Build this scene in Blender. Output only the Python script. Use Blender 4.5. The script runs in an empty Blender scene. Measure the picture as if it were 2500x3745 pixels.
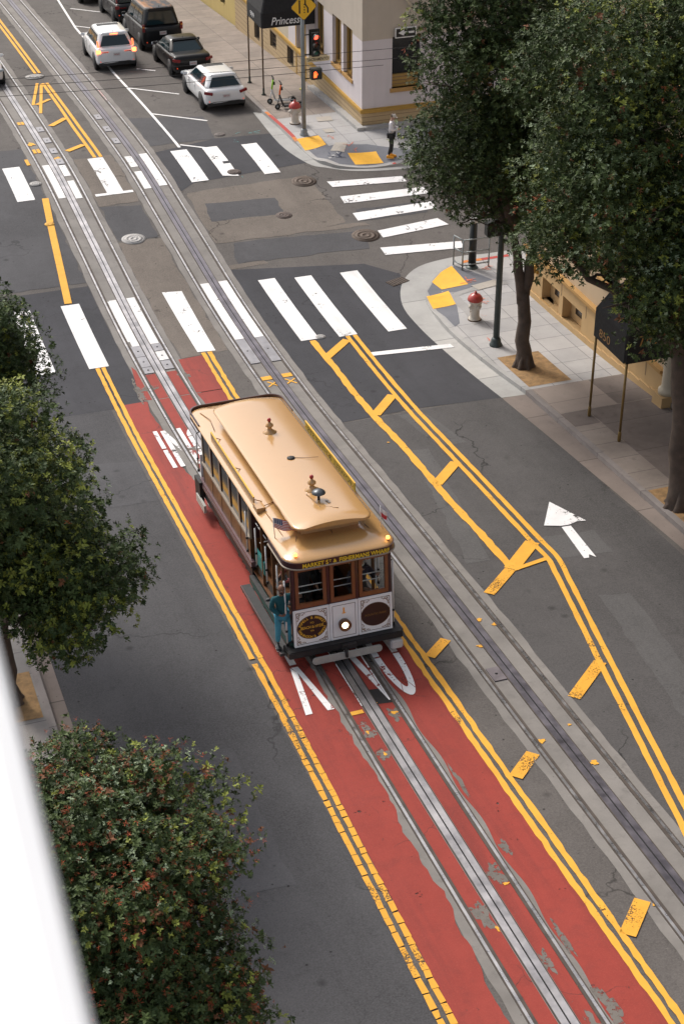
import bpy, bmesh, math, random
import numpy as np
from mathutils import Vector, Matrix
R=math.radians; PI=math.pi
sc=bpy.context.scene; C=sc.collection
rng=random.Random(7); nr=np.random.default_rng(11)

# ---------------------------------------------------------------- street profile (metres)
KZ=[2.29118,1.75607,1.22829,0.63711,0.05036,-0.17423,0.03974,0.24306,-0.0222,-0.46147,-0.93482,-1.44252]
Y0,Y1=15.0,85.0; NK=len(KZ); HK=(Y1-Y0)/(NK-1)
def gz(y):
    if y<=Y0: return KZ[0]+(y-Y0)*(KZ[1]-KZ[0])/HK
    if y>=Y1: return KZ[-1]+(y-Y1)*(KZ[-1]-KZ[-2])/HK
    i=min(int((y-Y0)/HK),NK-2); t=(y-Y0-i*HK)/HK
    k=lambda j: KZ[j] if 0<=j<NK else (2*KZ[0]-KZ[1] if j<0 else 2*KZ[-1]-KZ[-2])
    a,b,c,d=k(i-1),k(i),k(i+1),k(i+2)
    return 0.5*(2*b+(c-a)*t+(2*a-5*b+4*c-d)*t*t+(3*b-a-3*c+d)*t**3)

# ---------------------------------------------------------------- materials
MATS={}
def mat(name,col=(.5,.5,.5),rough=.6,metal=0,emit=None,es=0,coat=0,spec=.5):
    if name in MATS: return MATS[name]
    m=bpy.data.materials.new(name); m.use_nodes=True; b=m.node_tree.nodes['Principled BSDF']
    b.inputs['Base Color'].default_value=(*col,1); b.inputs['Roughness'].default_value=rough
    b.inputs['Metallic'].default_value=metal; b.inputs['Coat Weight'].default_value=coat
    b.inputs['Specular IOR Level'].default_value=spec
    if emit: b.inputs['Emission Color'].default_value=(*emit,1); b.inputs['Emission Strength'].default_value=es
    MATS[name]=m; return m
class NT:
    def __init__(s,m): s.t=m.node_tree; s.b=s.t.nodes['Principled BSDF']; s.co=s.t.nodes.new('ShaderNodeTexCoord').outputs['Object']
    def n(s,k,**kw):
        x=s.t.nodes.new(k)
        for a,v in kw.items(): setattr(x,a,v)
        return x
    def link(s,a,b): s.t.links.new(a,b)
    def scale(s,v):
        x=s.n('ShaderNodeMapping'); x.inputs['Scale'].default_value=v; s.link(s.co,x.inputs['Vector']); return x.outputs['Vector']
    def noise(s,sc_,det=4,rough=.6,vec=None,dist=0):
        x=s.n('ShaderNodeTexNoise'); x.inputs['Scale'].default_value=sc_; x.inputs['Detail'].default_value=det; x.inputs['Roughness'].default_value=rough; x.inputs['Distortion'].default_value=dist
        s.link(vec or s.co,x.inputs['Vector']); return x.outputs['Fac']
    def vor(s,sc_,feat='F1',vec=None):
        x=s.n('ShaderNodeTexVoronoi',feature=feat); x.inputs['Scale'].default_value=sc_; s.link(vec or s.co,x.inputs['Vector']); return x.outputs['Distance']
    def ramp(s,f,a,b,ca=0,cb=1):
        x=s.n('ShaderNodeMapRange',clamp=True); x.inputs[1].default_value=a; x.inputs[2].default_value=b; x.inputs[3].default_value=ca; x.inputs[4].default_value=cb
        s.link(f,x.inputs[0]); return x.outputs[0]
    def mix(s,f,a,b,mode='MIX'):
        x=s.n('ShaderNodeMix',data_type='RGBA',blend_type=mode)
        if isinstance(f,(int,float)): x.inputs[0].default_value=f
        else: s.link(f,x.inputs[0])
        for i,v in ((6,a),(7,b)):
            if isinstance(v,tuple): x.inputs[i].default_value=(*v[:3],1)
            else: s.link(v,x.inputs[i])
        return x.outputs[2]
    def math(s,op,a,b=0):
        x=s.n('ShaderNodeMath',operation=op)
        for i,v in enumerate((a,b)):
            if isinstance(v,(int,float)): x.inputs[i].default_value=v
            else: s.link(v,x.inputs[i])
        return x.outputs[0]
    def base(s,c): s.link(c,s.b.inputs['Base Color'])
    def bump(s,h,st=.3,d=.01):
        x=s.n('ShaderNodeBump'); x.inputs['Strength'].default_value=st; x.inputs['Distance'].default_value=d; s.link(h,x.inputs['Height']); s.link(x.outputs[0],s.b.inputs['Normal'])
    def alpha(s,f): s.link(f,s.b.inputs['Alpha'])
def hasmat(n): return n in MATS
def m_asphalt(name,col,var=.25,crack=.5,spk=.35,stain=.5,light=None):
    if hasmat(name): return MATS[name]
    m=mat(name,col,.9,spec=.3); t=NT(m); c=col
    lo=tuple(x*(1-var) for x in c); hi=tuple(x*(1+var) for x in c)
    if light: hi=light
    a=t.mix(t.ramp(t.noise(.35,6,.7),.32,.68),lo,hi)
    tr=t.noise(.55,5,.62,t.scale((1.9,.10,1)))
    a=t.mix(t.ramp(tr,.48,.72,0,.5*stain),a,tuple(x*.40 for x in c))
    a=t.mix(t.ramp(t.noise(1.7,5,.75),.54,.74,0,.6*stain),a,tuple(x*.5 for x in c))
    a=t.mix(t.ramp(t.noise(.9,5,.7,t.scale((1,.6,1))),.56,.72,0,.28),a,tuple(min(1,x*1.5) for x in c))
    a=t.mix(t.ramp(t.noise(14,3,.7),.60,.7,0,spk*.7),a,tuple(min(1,x*2.2) for x in c))
    a=t.mix(t.ramp(t.noise(26,3,.8),.38,.68,0,spk*1.9),a,tuple(x*1.7 for x in c))
    a=t.mix(t.ramp(t.noise(33,3,.8),.55,.68,0,spk*1.9),a,tuple(x*.45 for x in c))
    sp=t.vor(3.1); a=t.mix(t.math('MULTIPLY',t.ramp(sp,.05,.095,1,0),t.ramp(t.noise(.8,3),.45,.55)),a,tuple(x*.30 for x in c))
    sp=t.vor(1.3); a=t.mix(t.math('MULTIPLY',t.ramp(sp,.05,.16,.7,0),t.ramp(t.noise(.5,3),.5,.56)),a,tuple(x*.45 for x in c))
    if crack:
        w=t.n('ShaderNodeVectorMath',operation='ADD'); nn=t.n('ShaderNodeTexNoise'); nn.inputs['Scale'].default_value=1.5; nn.inputs['Detail'].default_value=5
        t.link(t.co,nn.inputs['Vector']); t.link(t.co,w.inputs[0])
        sm=t.n('ShaderNodeVectorMath',operation='SCALE'); sm.inputs['Scale'].default_value=1.1; t.link(nn.outputs['Color'],sm.inputs[0]); t.link(sm.outputs[0],w.inputs[1])
        e=t.vor(.16,'DISTANCE_TO_EDGE',w.outputs[0]); k=t.math('MULTIPLY',t.ramp(e,.0,.0055,1,0),t.ramp(t.noise(.25,2),.46,.54))
        a=t.mix(t.math('MULTIPLY',k,crack),a,tuple(x*.3 for x in c))
    t.base(a); t.bump(t.noise(70,3),.25,.006); return m
def m_conc(name,col,joint=None,var=.18,stain=.5,jw=.012):
    if hasmat(name): return MATS[name]
    m=mat(name,col,.85,spec=.35); t=NT(m); c=col
    a=t.mix(t.ramp(t.noise(.9,5,.65),.3,.7),tuple(x*(1-var) for x in c),tuple(x*(1+var) for x in c))
    a=t.mix(t.ramp(t.noise(3.2,5,.7),.56,.72,0,stain),a,tuple(x*.55 for x in c))
    a=t.mix(t.ramp(t.noise(60,2,.8),.4,.7,0,.35),a,tuple(x*.75 for x in c))
    sp=t.vor(5.0); a=t.mix(t.math('MULTIPLY',t.ramp(sp,.05,.08,.8,0),t.ramp(t.noise(1.1,3),.5,.58)),a,tuple(x*.35 for x in c))
    if joint:
        b=t.n('ShaderNodeTexBrick',offset=0.0); b.inputs['Scale'].default_value=1; b.inputs['Mortar Size'].default_value=jw; b.inputs['Brick Width'].default_value=joint[0]; b.inputs['Row Height'].default_value=joint[1]
        b.inputs['Color1'].default_value=(.86,.86,.86,1); b.inputs['Color2'].default_value=(1.06,1.04,1.02,1); b.inputs['Mortar'].default_value=(.5,.5,.5,1); b.inputs['Bias'].default_value=0
        mp=t.n('ShaderNodeMapping'); mp.inputs['Location'].default_value=(-joint[2] if len(joint)>2 else 0,0,0); t.link(t.co,mp.inputs['Vector']); t.link(mp.outputs[0],b.inputs['Vector'])
        a=t.mix(1.0,a,b.outputs['Color'],'MULTIPLY')
    t.base(a); t.bump(t.noise(40,3),.2,.005); return m
def m_paint(name,col,wear=.35,thr=.58,rough=.7,dirt=.35,sc_=2.2,fine=9.,tyre=0):
    """road paint with worn-through holes (alpha)"""
    if hasmat(name): return MATS[name]
    m=mat(name,col,rough,spec=.3); t=NT(m)
    a=t.mix(t.ramp(t.noise(3.,5,.65),.35,.72,0,dirt),col,tuple(x*.68 for x in col))
    a=t.mix(t.ramp(t.noise(.7,3),.3,.7,0,dirt*.6),a,tuple(min(1,x*1.15+.01) for x in col))
    sp=t.vor(4.1); a=t.mix(t.math('MULTIPLY',t.ramp(sp,.04,.075,.75,0),t.ramp(t.noise(1.3,3),.5,.58)),a,tuple(x*.3 for x in col))
    if tyre: a=t.mix(t.ramp(t.noise(.6,4,.6,t.scale((2.,.25,1))),.5,.75,0,tyre),a,tuple(x*.6 for x in col))
    t.base(a)
    if wear:
        n1=t.noise(fine,5,.75); n2=t.noise(sc_*.5,3,.6)
        s=t.math('ADD',t.math('MULTIPLY',n1,.55),t.math('MULTIPLY',n2,.45))
        t.alpha(t.ramp(s,thr,thr+.025,1,1-min(1,wear*2.5)))
    return m
def m_noisy(name,col,rough=.5,metal=0,var=.15,scale=3,coat=0,bump=0):
    if hasmat(name): return MATS[name]
    m=mat(name,col,rough,metal,coat=coat); t=NT(m)
    a=t.mix(t.ramp(t.noise(scale,5,.65),.3,.7),tuple(x*(1-var) for x in col),tuple(min(1,x*(1+var)) for x in col))
    t.base(a); t.link(t.ramp(t.noise(scale*2,4),.3,.7,max(0,rough-.08),min(1,rough+.1)),t.b.inputs['Roughness'])
    if bump: t.bump(t.noise(scale*8,3),bump,.01)
    return m
ASPH=m_asphalt('asphalt_old',(.098,.089,.083),.28,1,.3,.7)
ASPHL=m_asphalt('asphalt_left_lane',(.062,.061,.064),.2,.6,.3,.8)
ASPHD=m_asphalt('asphalt_fresh',(.050,.050,.056),.18,.5,.15,.6)
ASPHM=m_asphalt('asphalt_patch',(.070,.069,.073),.2,.6,.25,.6)
ASPHB=m_asphalt('asphalt_brown',(.135,.116,.100),.25,1,.3,.8)
CONC=m_conc('concrete_track',(.215,.200,.185),None,.2,.55)
GUT=m_conc('concrete_gutter',(.42,.415,.40),(40,3.05,0),.14,.35,.02)
GUTO=m_conc('concrete_gutter_old',(.235,.195,.172),(40,3.05,0),.14,.4,.02)
SWN=m_conc('sidewalk_new',(.39,.385,.385),(.92,.92,9.45),.1,.25)
SWO=m_conc('sidewalk_old',(.27,.232,.205),(1.6,.92,9.5),.22,.5)
CURBM=m_conc('curb_concrete',(.40,.395,.385),(40,2.4,0),.15,.35)
CURBO=m_conc('curb_old',(.25,.225,.215),(40,2.4,0),.2,.5)
YEL=m_paint('paint_yellow',(.77,.385,.045),.35,.60,dirt=.5,fine=16)
YELW=m_paint('paint_yellow_worn',(.76,.37,.04),.5,.560,dirt=.5,fine=30)
WHT=m_paint('paint_white',(.80,.79,.78),.4,.600,dirt=.4,tyre=.5)
WHTW=m_paint('paint_white_worn',(.78,.77,.77),.5,.565,dirt=.35)
RED=m_paint('paint_red',(.285,.038,.026),.5,.62,dirt=.55,sc_=1.6,fine=7,tyre=.6)
STEEL=m_noisy('rail_steel',(.42,.41,.41),.30,.9,.25,2)
STEELB=m_noisy('slot_steel',(.33,.32,.33),.42,.8,.35,1.5); STEELC=m_noisy('slot_steel_dark',(.15,.14,.16),.42,.8,.3,1.5)
PLATE=m_noisy('steel_plate',(.27,.265,.28),.45,.5,.2,3)
SLOT=mat('dark_groove',(.015,.014,.014),.9)
RUSTG=m_noisy('rail_flangeway',(.07,.055,.045),.8,0,.4,4)

# ---------------------------------------------------------------- object helpers
def tag(o,label=None,cat=None,group=None,kind=None):
    if label: o['label']=label
    if cat: o['category']=cat
    if group: o['group']=group
    if kind: o['kind']=kind
    return o
def empty(name,loc=(0,0,0),rot=(0,0,0),label=None,cat=None,group=None):
    o=bpy.data.objects.new(name,None); C.objects.link(o); o.location=loc; o.rotation_euler=rot; o.empty_display_size=.1
    return tag(o,label,cat,group)
def link(name,me,parent=None,loc=None):
    o=bpy.data.objects.new(name,me); C.objects.link(o)
    if parent: o.parent=parent
    if loc: o.location=loc
    return o
class G:
    """geometry collector -> one mesh object"""
    def __init__(s): s.v=[]; s.f=[]; s.m=[]; s.mats=[]; s.sm=[]; s.M=Matrix.Identity(4)
    def mi(s,m):
        if m not in s.mats: s.mats.append(m)
        return s.mats.index(m)
    def add(s,vs,fs,m,smooth=False):
        b=len(s.v); s.v+=[tuple(s.M@Vector(v)) for v in vs]; k=s.mi(m)
        for f in fs: s.f.append(tuple(b+i for i in f)); s.m.append(k); s.sm.append(smooth)
        return s
    def box(s,c,d,m,rz=0,rx=0,ry=0,taper=1):
        hx,hy,hz=d[0]/2,d[1]/2,d[2]/2
        T=Matrix.Translation(c)@Matrix.Rotation(rz,4,'Z')@Matrix.Rotation(rx,4,'X')@Matrix.Rotation(ry,4,'Y')
        vs=[T@Vector((x*hx*(taper if z>0 else 1),y*hy*(taper if z>0 else 1),z*hz)) for z in(-1,1) for x,y in((-1,-1),(1,-1),(1,1),(-1,1))]
        return s.add(vs,[(3,2,1,0),(4,5,6,7),(0,1,5,4),(1,2,6,5),(2,3,7,6),(3,0,4,7)],m)
    def b(s,x0,x1,y0,y1,z0,z1,m): return s.box(((x0+x1)/2,(y0+y1)/2,(z0+z1)/2),(x1-x0,y1-y0,z1-z0),m)
    def tube(s,pts,rad,m,n=8,cap=True,smooth=True):
        pts=[Vector(p) for p in pts]; rs=rad if isinstance(rad,(list,tuple)) else [rad]*len(pts); vs=[]; fs=[]
        a=None
        for i,p in enumerate(pts):
            d=(pts[min(i+1,len(pts)-1)]-pts[max(i-1,0)]).normalized()
            if a is None:
                a=d.cross(Vector((0,0,1)))
                if a.length<.3: a=d.cross(Vector((0,1,0)))
            a=a-d*a.dot(d)
            if a.length<1e-4: a=d.orthogonal()
            a.normalize(); b_=d.cross(a)
            for k in range(n):
                t=2*PI*k/n; vs.append(p+(a*math.cos(t)+b_*math.sin(t))*rs[i])
        for i in range(len(pts)-1):
            for k in range(n): fs.append((i*n+k,i*n+(k+1)%n,(i+1)*n+(k+1)%n,(i+1)*n+k))
        s.add(vs,fs,m,smooth)
        if cap:
            s.add(vs[:n],[tuple(range(n))],m); s.add(vs[-n:],[tuple(reversed(range(n)))],m)
        return s
    def lathe(s,prof,m,n=20,c=(0,0,0),axis='Z',smooth=True):
        vs=[];fs=[]
        for r,z in prof:
            for k in range(n):
                t=2*PI*k/n; x,y=r*math.cos(t),r*math.sin(t)
                p={'Z':(x,y,z),'Y':(x,z,y),'X':(z,x,y)}[axis]; vs.append((p[0]+c[0],p[1]+c[1],p[2]+c[2]))
        L=len(prof)
        for i in range(L-1):
            for k in range(n): fs.append((i*n+k,i*n+(k+1)%n,(i+1)*n+(k+1)%n,(i+1)*n+k))
        fs.append(tuple(range(n))); fs.append(tuple(reversed(range((L-1)*n,L*n))))
        return s.add(vs,fs,m,smooth)
    def rings(s,rings,m,cap0=True,cap1=True,smooth=False):
        n=len(rings[0]); vs=[v for r in rings for v in r]; fs=[]
        for i in range(len(rings)-1):
            for k in range(n): fs.append((i*n+k,i*n+(k+1)%n,(i+1)*n+(k+1)%n,(i+1)*n+k))
        if cap0: fs.append(tuple(reversed(range(n))))
        if cap1: fs.append(tuple(range((len(rings)-1)*n,len(rings)*n)))
        return s.add(vs,fs,m,smooth)
    def quad(s,a,b,c,d,m,t=0):
        if not t: return s.add([a,b,c,d],[(0,1,2,3)],m)
        a,b,c,d=[Vector(v) for v in (a,b,c,d)]; n=(b-a).cross(c-a).normalized()*t
        return s.add([a,b,c,d,a+n,b+n,c+n,d+n],[(3,2,1,0),(4,5,6,7),(0,1,5,4),(1,2,6,5),(2,3,7,6),(3,0,4,7)],m)
    def build(s,name,parent=None,bevel=0,fixn=True,subd=0,autosm=None):
        me=bpy.data.meshes.new(name); me.from_pydata(s.v,[],s.f)
        for m in s.mats: me.materials.append(m)
        me.polygons.foreach_set('material_index',s.m); me.polygons.foreach_set('use_smooth',s.sm); me.update()
        if fixn or bevel:
            bm=bmesh.new(); bm.from_mesh(me)
            bmesh.ops.remove_doubles(bm,verts=bm.verts,dist=1e-5)
            if bevel:
                es=[e for e in bm.edges if len(e.link_faces)==2 and e.calc_face_angle(0)>.6]
                bmesh.ops.bevel(bm,geom=es,offset=bevel,segments=2,affect='EDGES',clamp_overlap=True)
            bmesh.ops.recalc_face_normals(bm,faces=bm.faces); bm.to_mesh(me); bm.free()
        o=link(name,me,parent)
        if subd: md=o.modifiers.new('sub','SUBSURF'); md.levels=subd; md.render_levels=subd
        return o
def rrect(hx,hy,r,n=5,cx=0,cy=0,z=0):
    r=max(1e-7,min(r,hx-1e-4,hy-1e-4)); out=[]
    for sx,sy,a0 in ((1,1,0),(-1,1,90),(-1,-1,180),(1,-1,270)):
        for k in range(n+1):
            a=R(a0+90*k/n); out.append((cx+sx*(hx-r)+r*math.cos(a),cy+sy*(hy-r)+r*math.sin(a),z))
    return out
FONT=bpy.data.fonts.new if False else None
def text_geo(body,size=1,shear=0,bold=0,width=None,height=None,space=1):
    cu=bpy.data.curves.new('t','FONT'); cu.body=body; cu.size=size; cu.shear=shear; cu.offset=bold; cu.align_x='CENTER'; cu.align_y='CENTER'; cu.space_character=space; cu.resolution_u=3
    o=bpy.data.objects.new('t',cu); C.objects.link(o); dg=bpy.context.evaluated_depsgraph_get(); me=bpy.data.meshes.new_from_object(o.evaluated_get(dg))
    vs=[v.co.copy() for v in me.vertices]; fs=[tuple(p.vertices) for p in me.polygons]
    bpy.data.objects.remove(o); bpy.data.curves.remove(cu); bpy.data.meshes.remove(me)
    xs=[v.x for v in vs]; ys=[v.y for v in vs]; x0,x1,y0,y1=min(xs),max(xs),min(ys),max(ys)
    sx=(width/(x1-x0)) if width else 1; sy=(height/(y1-y0)) if height else (sx if width else 1)
    if height and not width: sx=sy
    cx,cy=(x0+x1)/2,(y0+y1)/2
    return [Vector(((v.x-cx)*sx,(v.y-cy)*sy,0)) for v in vs],fs
def place(vs,o,xd,yd):
    o,xd,yd=Vector(o),Vector(xd).normalized(),Vector(yd).normalized(); return [o+xd*v.x+yd*v.y for v in vs]

# ---------------------------------------------------------------- ground sheets
def sheet(name,polys,m,h=0.0,step=.6,hf=None,parent=None,kind='structure',xstep=None,skirt=0,m_skirt=None):
    bm=bmesh.new()
    for P in polys:
        bm.faces.new([bm.verts.new((x,y,0)) for x,y in P])
    ys=[v.co.y for v in bm.verts]; y=math.floor(min(ys)/step)*step+step
    while y<max(ys) and step:
        if y<130: bmesh.ops.bisect_plane(bm,geom=bm.verts[:]+bm.edges[:]+bm.faces[:],plane_co=(0,y,0),plane_no=(0,1,0))
        y+=step
    if xstep:
        xs=[v.co.x for v in bm.verts]; x=math.floor(min(xs)/xstep)*xstep+xstep
        while x<min(max(xs),16):
            bmesh.ops.bisect_plane(bm,geom=bm.verts[:]+bm.edges[:]+bm.faces[:],plane_co=(x,0,0),plane_no=(1,0,0)); x+=xstep
    bmesh.ops.triangulate(bm,faces=[f for f in bm.faces if len(f.verts)>4])
    bmesh.ops.recalc_face_normals(bm,faces=bm.faces)
    for f in bm.faces:
        if f.normal.z<0: f.normal_flip()
    for v in bm.verts: v.co.z=gz(v.co.y)+h+(hf(v.co.x,v.co.y) if hf else 0)
    if skirt:
        be=[e for e in bm.edges if len(e.link_faces)==1]
        r=bmesh.ops.extrude_edge_only(bm,edges=be); 
        for v in [g for g in r['geom'] if isinstance(g,bmesh.types.BMVert)]: v.co.z=gz(v.co.y)-skirt
    me=bpy.data.meshes.new(name); bm.to_mesh(me); bm.free(); me.materials.append(m)
    o=link(name,me,parent)
    if kind: o['kind']=kind
    return o
_rq=random.Random(77)
def rag(P,amp=.05,step=.35):
    out=[]
    for i,(x,y) in enumerate(P):
        a=P[(i+1)%len(P)]; L=math.hypot(a[0]-x,a[1]-y); n=max(1,int(L/step)) if L<14 else 1
        for k in range(n): t=k/n; out.append((x+(a[0]-x)*t+_rq.uniform(-amp,amp),y+(a[1]-y)*t+_rq.uniform(-amp,amp)))
    return out
def rect(x0,x1,y0,y1): return [(x0,y0),(x1,y0),(x1,y1),(x0,y1)]
def strip(pl,w):
    """polyline centre -> polygon"""
    L=[];Rr=[]
    for i,(x,y) in enumerate(pl):
        a=pl[max(i-1,0)]; b=pl[min(i+1,len(pl)-1)]; d=Vector((b[0]-a[0],b[1]-a[1])).normalized(); n=(-d.y*w/2,d.x*w/2)
        L.append((x+n[0],y+n[1])); Rr.append((x-n[0],y-n[1]))
    return [[L[i],L[i+1],Rr[i+1],Rr[i]] for i in range(len(pl)-1)]
def wavy(x,y0,y1,w,amp=.02,step=.25,seed=0):
    """long line with slightly ragged edges"""
    r=random.Random(seed); P=[];Q=[]; y=y0
    while y<y1+1e-6:
        xc=x(y) if callable(x) else x
        P.append((xc-w/2+r.uniform(-amp,amp),y)); Q.append((xc+w/2+r.uniform(-amp,amp),y)); y+=step
    return [[P[i],Q[i],Q[i+1],P[i+1]] for i in range(len(P)-1)]
def lerp(y,tb):
    for (a,b),(c,d) in zip(tb,tb[1:]):
        if y<=c: return b+(d-b)*(y-a)/(c-a) if c!=a else b
    return tb[-1][1]

# base ground
YG=[-60+i*1.0 for i in range(170)]+[115+15*i for i in range(1,20)]
g=G(); xsG=[-160,-60,-20,0,20,60,160]
gm=m_asphalt('ground_far',(.11,.10,.09))
vs=[(x,y,gz(min(y,140))-.05) for y in YG for x in xsG]; nx=len(xsG)
g.add(vs,[(j*nx+i,j*nx+i+1,(j+1)*nx+i+1,(j+1)*nx+i) for j in range(len(YG)-1) for i in range(nx-1)],gm)
o=g.build('ground'); o['kind']='structure'
sheet('road',[rect(-6.3,9.6,-20,125),rect(9.6,45,47.5,57.5),rect(-45,-6.3,47.5,57.5)],ASPH,0)
sheet('asphalt_left_lane',[rect(-5.9,-1.9,-20,44.5)],ASPHL,.003)
sheet('asphalt_right_lane',[[(3.98,-20),(9.3,-20),(8.9,38.3),(3.98,38.3)]],m_asphalt('asphalt_right',(.074,.070,.069),.22,1,.3,.9),.003)
sheet('asphalt_patch',[
  [(3.98,38.35),(6.2,38.45),(8.75,38.2),(8.55,41.6),(8.45,44),(8.55,45.7),(9.1,47.2),(9.3,47.9),(8.4,49.0),(4.1,49.9),(3.98,49.9)],
  rect(-5.5,-.82,43.5,50.2),[(-5.5,41.7),(-.82,41.6),(-.82,43.5),(-5.5,43.5)],
  [(3.98,56.6),(4.6,57.2),(9.2,57.75),(8.8,60),(8.85,61.3),(6.6,61.5),(3.98,60.7)]],ASPHD,.006)
sheet('asphalt_repairs',[rag(P) for P in [
  [(.85,53.2),(2.3,53.1),(2.3,55.9),(.85,56.1)],[(4.3,50.3),(9.0,50.1),(9.2,51.5),(4.6,51.9)],
  [(4.4,53.8),(7.0,53.6),(7.1,55.0),(4.5,55.3)],[(-5.5,50.5),(-.85,50.5),(-.85,63),(-5.5,63)],[(9.5,52.2),(12,52.2),(12,53.2),(9.5,53.2)],
  [(4.0,61.5),(6.6,61.5),(6.9,64.5),(4.0,65.5)],[(-5.8,36),(-1.95,35.6),(-1.95,38.2),(-5.8,38.8)],[(-5.6,20.5),(-3.1,20.3),(-3.0,24.6),(-5.6,24.9)]]],ASPHM,.007)
sheet('asphalt_seams',[rag(P,.04) for P in [[(4.1,29.6),(4.7,29.6),(5.6,35.8),(5.1,35.9)],[(6.3,27.2),(7.0,27.0),(5.9,16),(5.0,16)],[(6.1,30.2),(7.6,30.0),(7.5,28.9),(6.0,29.1)],
  [(5.9,35.8),(6.7,35.8),(6.3,38.2),(5.6,38.2)]]],m_asphalt('asphalt_grey_patch',(.090,.087,.086),.15,.7,.25,.8),.007)
sheet('asphalt_weathered',[rag(P,.05) for P in [[(.82,44.3),(2.33,44.3),(2.33,53),(.82,53)],[(.82,56.2),(2.33,56.2),(2.33,61),(.82,61)],
   [(4.0,49.95),(5.3,50.0),(5.2,50.3),(4.0,50.3)],[(7.4,51.9),(9.6,51.8),(9.5,52.1),(7.5,52.2)],[(4.0,52.0),(7.0,51.9),(8.9,52.3),(8.8,56.6),(4.1,56.4)]]],ASPHB,.0065)
sheet('track_concrete',[P for (c,w) in ((0,1.6),(3.165,1.61)) for P in wavy(c,-20,120,w,.025,.5,3)],CONC,.010)
# gutters
gedge=[(-20,9.35),(28.3,9.11),(38.15,8.75)]
sheet('gutter_old',[[(lerp(a,gedge),a),(9.47,a),(9.47,b),(lerp(b,gedge),b)] for a,b in ((-20,0),(0,14),(14,28.3),(28.3,38.15))]+[rect(-6.2,-5.87,-20,44)],GUTO,.009)
ngut=[(8.75,38.18),(8.52,41.59),(8.42,43.89),(8.52,45.62),(9.11,47.2),(10.09,48.22),(11.5,48.54),(12.56,48.45),(45,48.4)]
ncur=[(9.47,38.13),(9.13,42.39),(9.21,44.78),(9.51,46.11),(10.35,47.26),(11.3,47.74),(12.3,47.9),(45,47.92)]
fgut=[(8.97,64.3),(8.78,60),(9.19,57.68),(9.75,57.05),(10.47,56.53),(11.4,56.22),(12.49,56.07),(45,56.0)]
fcur=[(9.27,64.05),(9.32,61.5),(9.35,59.99),(9.53,57.9),(9.8,57.3),(10.21,56.85),(11.2,56.5),(12.35,56.38),(45,56.35)]
def smooth(P,n=5):
    Q=P[:-1]; out=[]
    for i in range(len(Q)-1):
        a=Q[max(i-1,0)]; b=Q[i]; c=Q[i+1]; d=Q[min(i+2,len(Q)-1)]
        for k in range(n):
            t=k/n; out.append(tuple(.5*(2*b[j]+(c[j]-a[j])*t+(2*a[j]-5*b[j]+4*c[j]-d[j])*t*t+(3*b[j]-a[j]-3*c[j]+d[j])*t**3) for j in (0,1)))
    return out+[Q[-1],P[-1]]
ngut,ncur,fgut,fcur=smooth(ngut),smooth(ncur),smooth(fgut),smooth(fcur)
sheet('gutter_new',[ngut+list(reversed(ncur)),fgut+list(reversed(fcur))],GUT,.010)
def ramph(x,y):
    def rr(cx,cy,rad): return max(0,1-max(0,math.hypot(x-cx,y-cy)-rad*.5)/(rad*.9))
    k=max(rr(9.7,46.4,1.0),rr(9.6,45.3,.9),rr(11.4,57.2,1.1),rr(9.6,58.6,.9)); return -.12*min(1,k)
def curb_line(P,w): 
    out=[]
    for (x,y) in P: out.append((x,y))
    return out
# curbs as bands 0.15 m wide along the sidewalk edge; the sidewalks butt inside
def offset(P,d):
    out=[]
    for i,(x,y) in enumerate(P):
        a=P[max(i-1,0)]; b=P[min(i+1,len(P)-1)]; t=Vector((b[0]-a[0],b[1]-a[1])).normalized(); out.append((x+t.y*d,y-t.x*d))
    return out
nI=offset(ncur,.16); fI=offset(fcur,-.16)
def band(P,Q): return [[P[i],P[i+1],Q[i+1],Q[i]] for i in range(len(P)-1)]
sheet('curb_near_corner',band(ncur,nI),CURBM,.15,.2,ramph,xstep=.2,skirt=.06)
sheet('curb_far_corner',band(fcur,fI),CURBM,.15,.2,ramph,xstep=.2,skirt=.06)
sheet('curb_old_right',[rect(9.47,9.63,-20,38.13)],CURBO,.15,.6,None,skirt=.06)
sheet('curb_far_street',[rect(9.27,9.43,64.05,120)],CURBO,.15,.6,None,skirt=.06)
sheet('curb_left',[rect(-6.36,-6.2,-20,44.5)],CURBO,.15,.6,None,skirt=.06)
sheet('sidewalk_near_corner',[[(9.63,38.13)]+[(x,y) for x,y in nI[1:] if x<12.4]+[(12.6,nI[-1][1]),(12.6,38.13)],[(12.6,45.2),(12.6,nI[-1][1]),(45,nI[-1][1]),(45,45.2)]],SWN,.149,.2,ramph,xstep=.2,skirt=.05)
sheet('sidewalk_old_right',[rect(9.63,12.6,-20,38.13)],SWO,.1485,.6,skirt=.05)
sheet('sidewalk_far_corner',[[(9.47,62.6)]+[(x,y) for x,y in fI[1:] if y<62.4 and x<12.2]+[(12.3,fI[-1][1]),(12.3,62.6)],[(12.3,fI[-1][1]),(45,fI[-1][1]),(45,60.4),(12.3,60.4)]],SWN,.149,.2,ramph,xstep=.2,skirt=.05)
sheet('sidewalk_far_street',[rect(9.43,12.4,62.6,120)],SWO,.149,.6,skirt=.05)
sheet('sidewalk_left',[rect(-10.2,-6.36,-20,44.5)],m_conc('sidewalk_left',(.25,.235,.225),(.92,.92,9.5),.15,.4),.1485,.6,skirt=.05)
sheet('sidewalk_left_far',[rect(-10.2,-6.2,57,120)],SWO,.1485,.6,skirt=.05)
sheet('sidewalk_squares',[rect(9.66,11.42,36.25,38.1)],m_conc('sidewalk_pale',(.34,.285,.25),(3.2,1.85,9.66),.10,.4),.1525)
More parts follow.
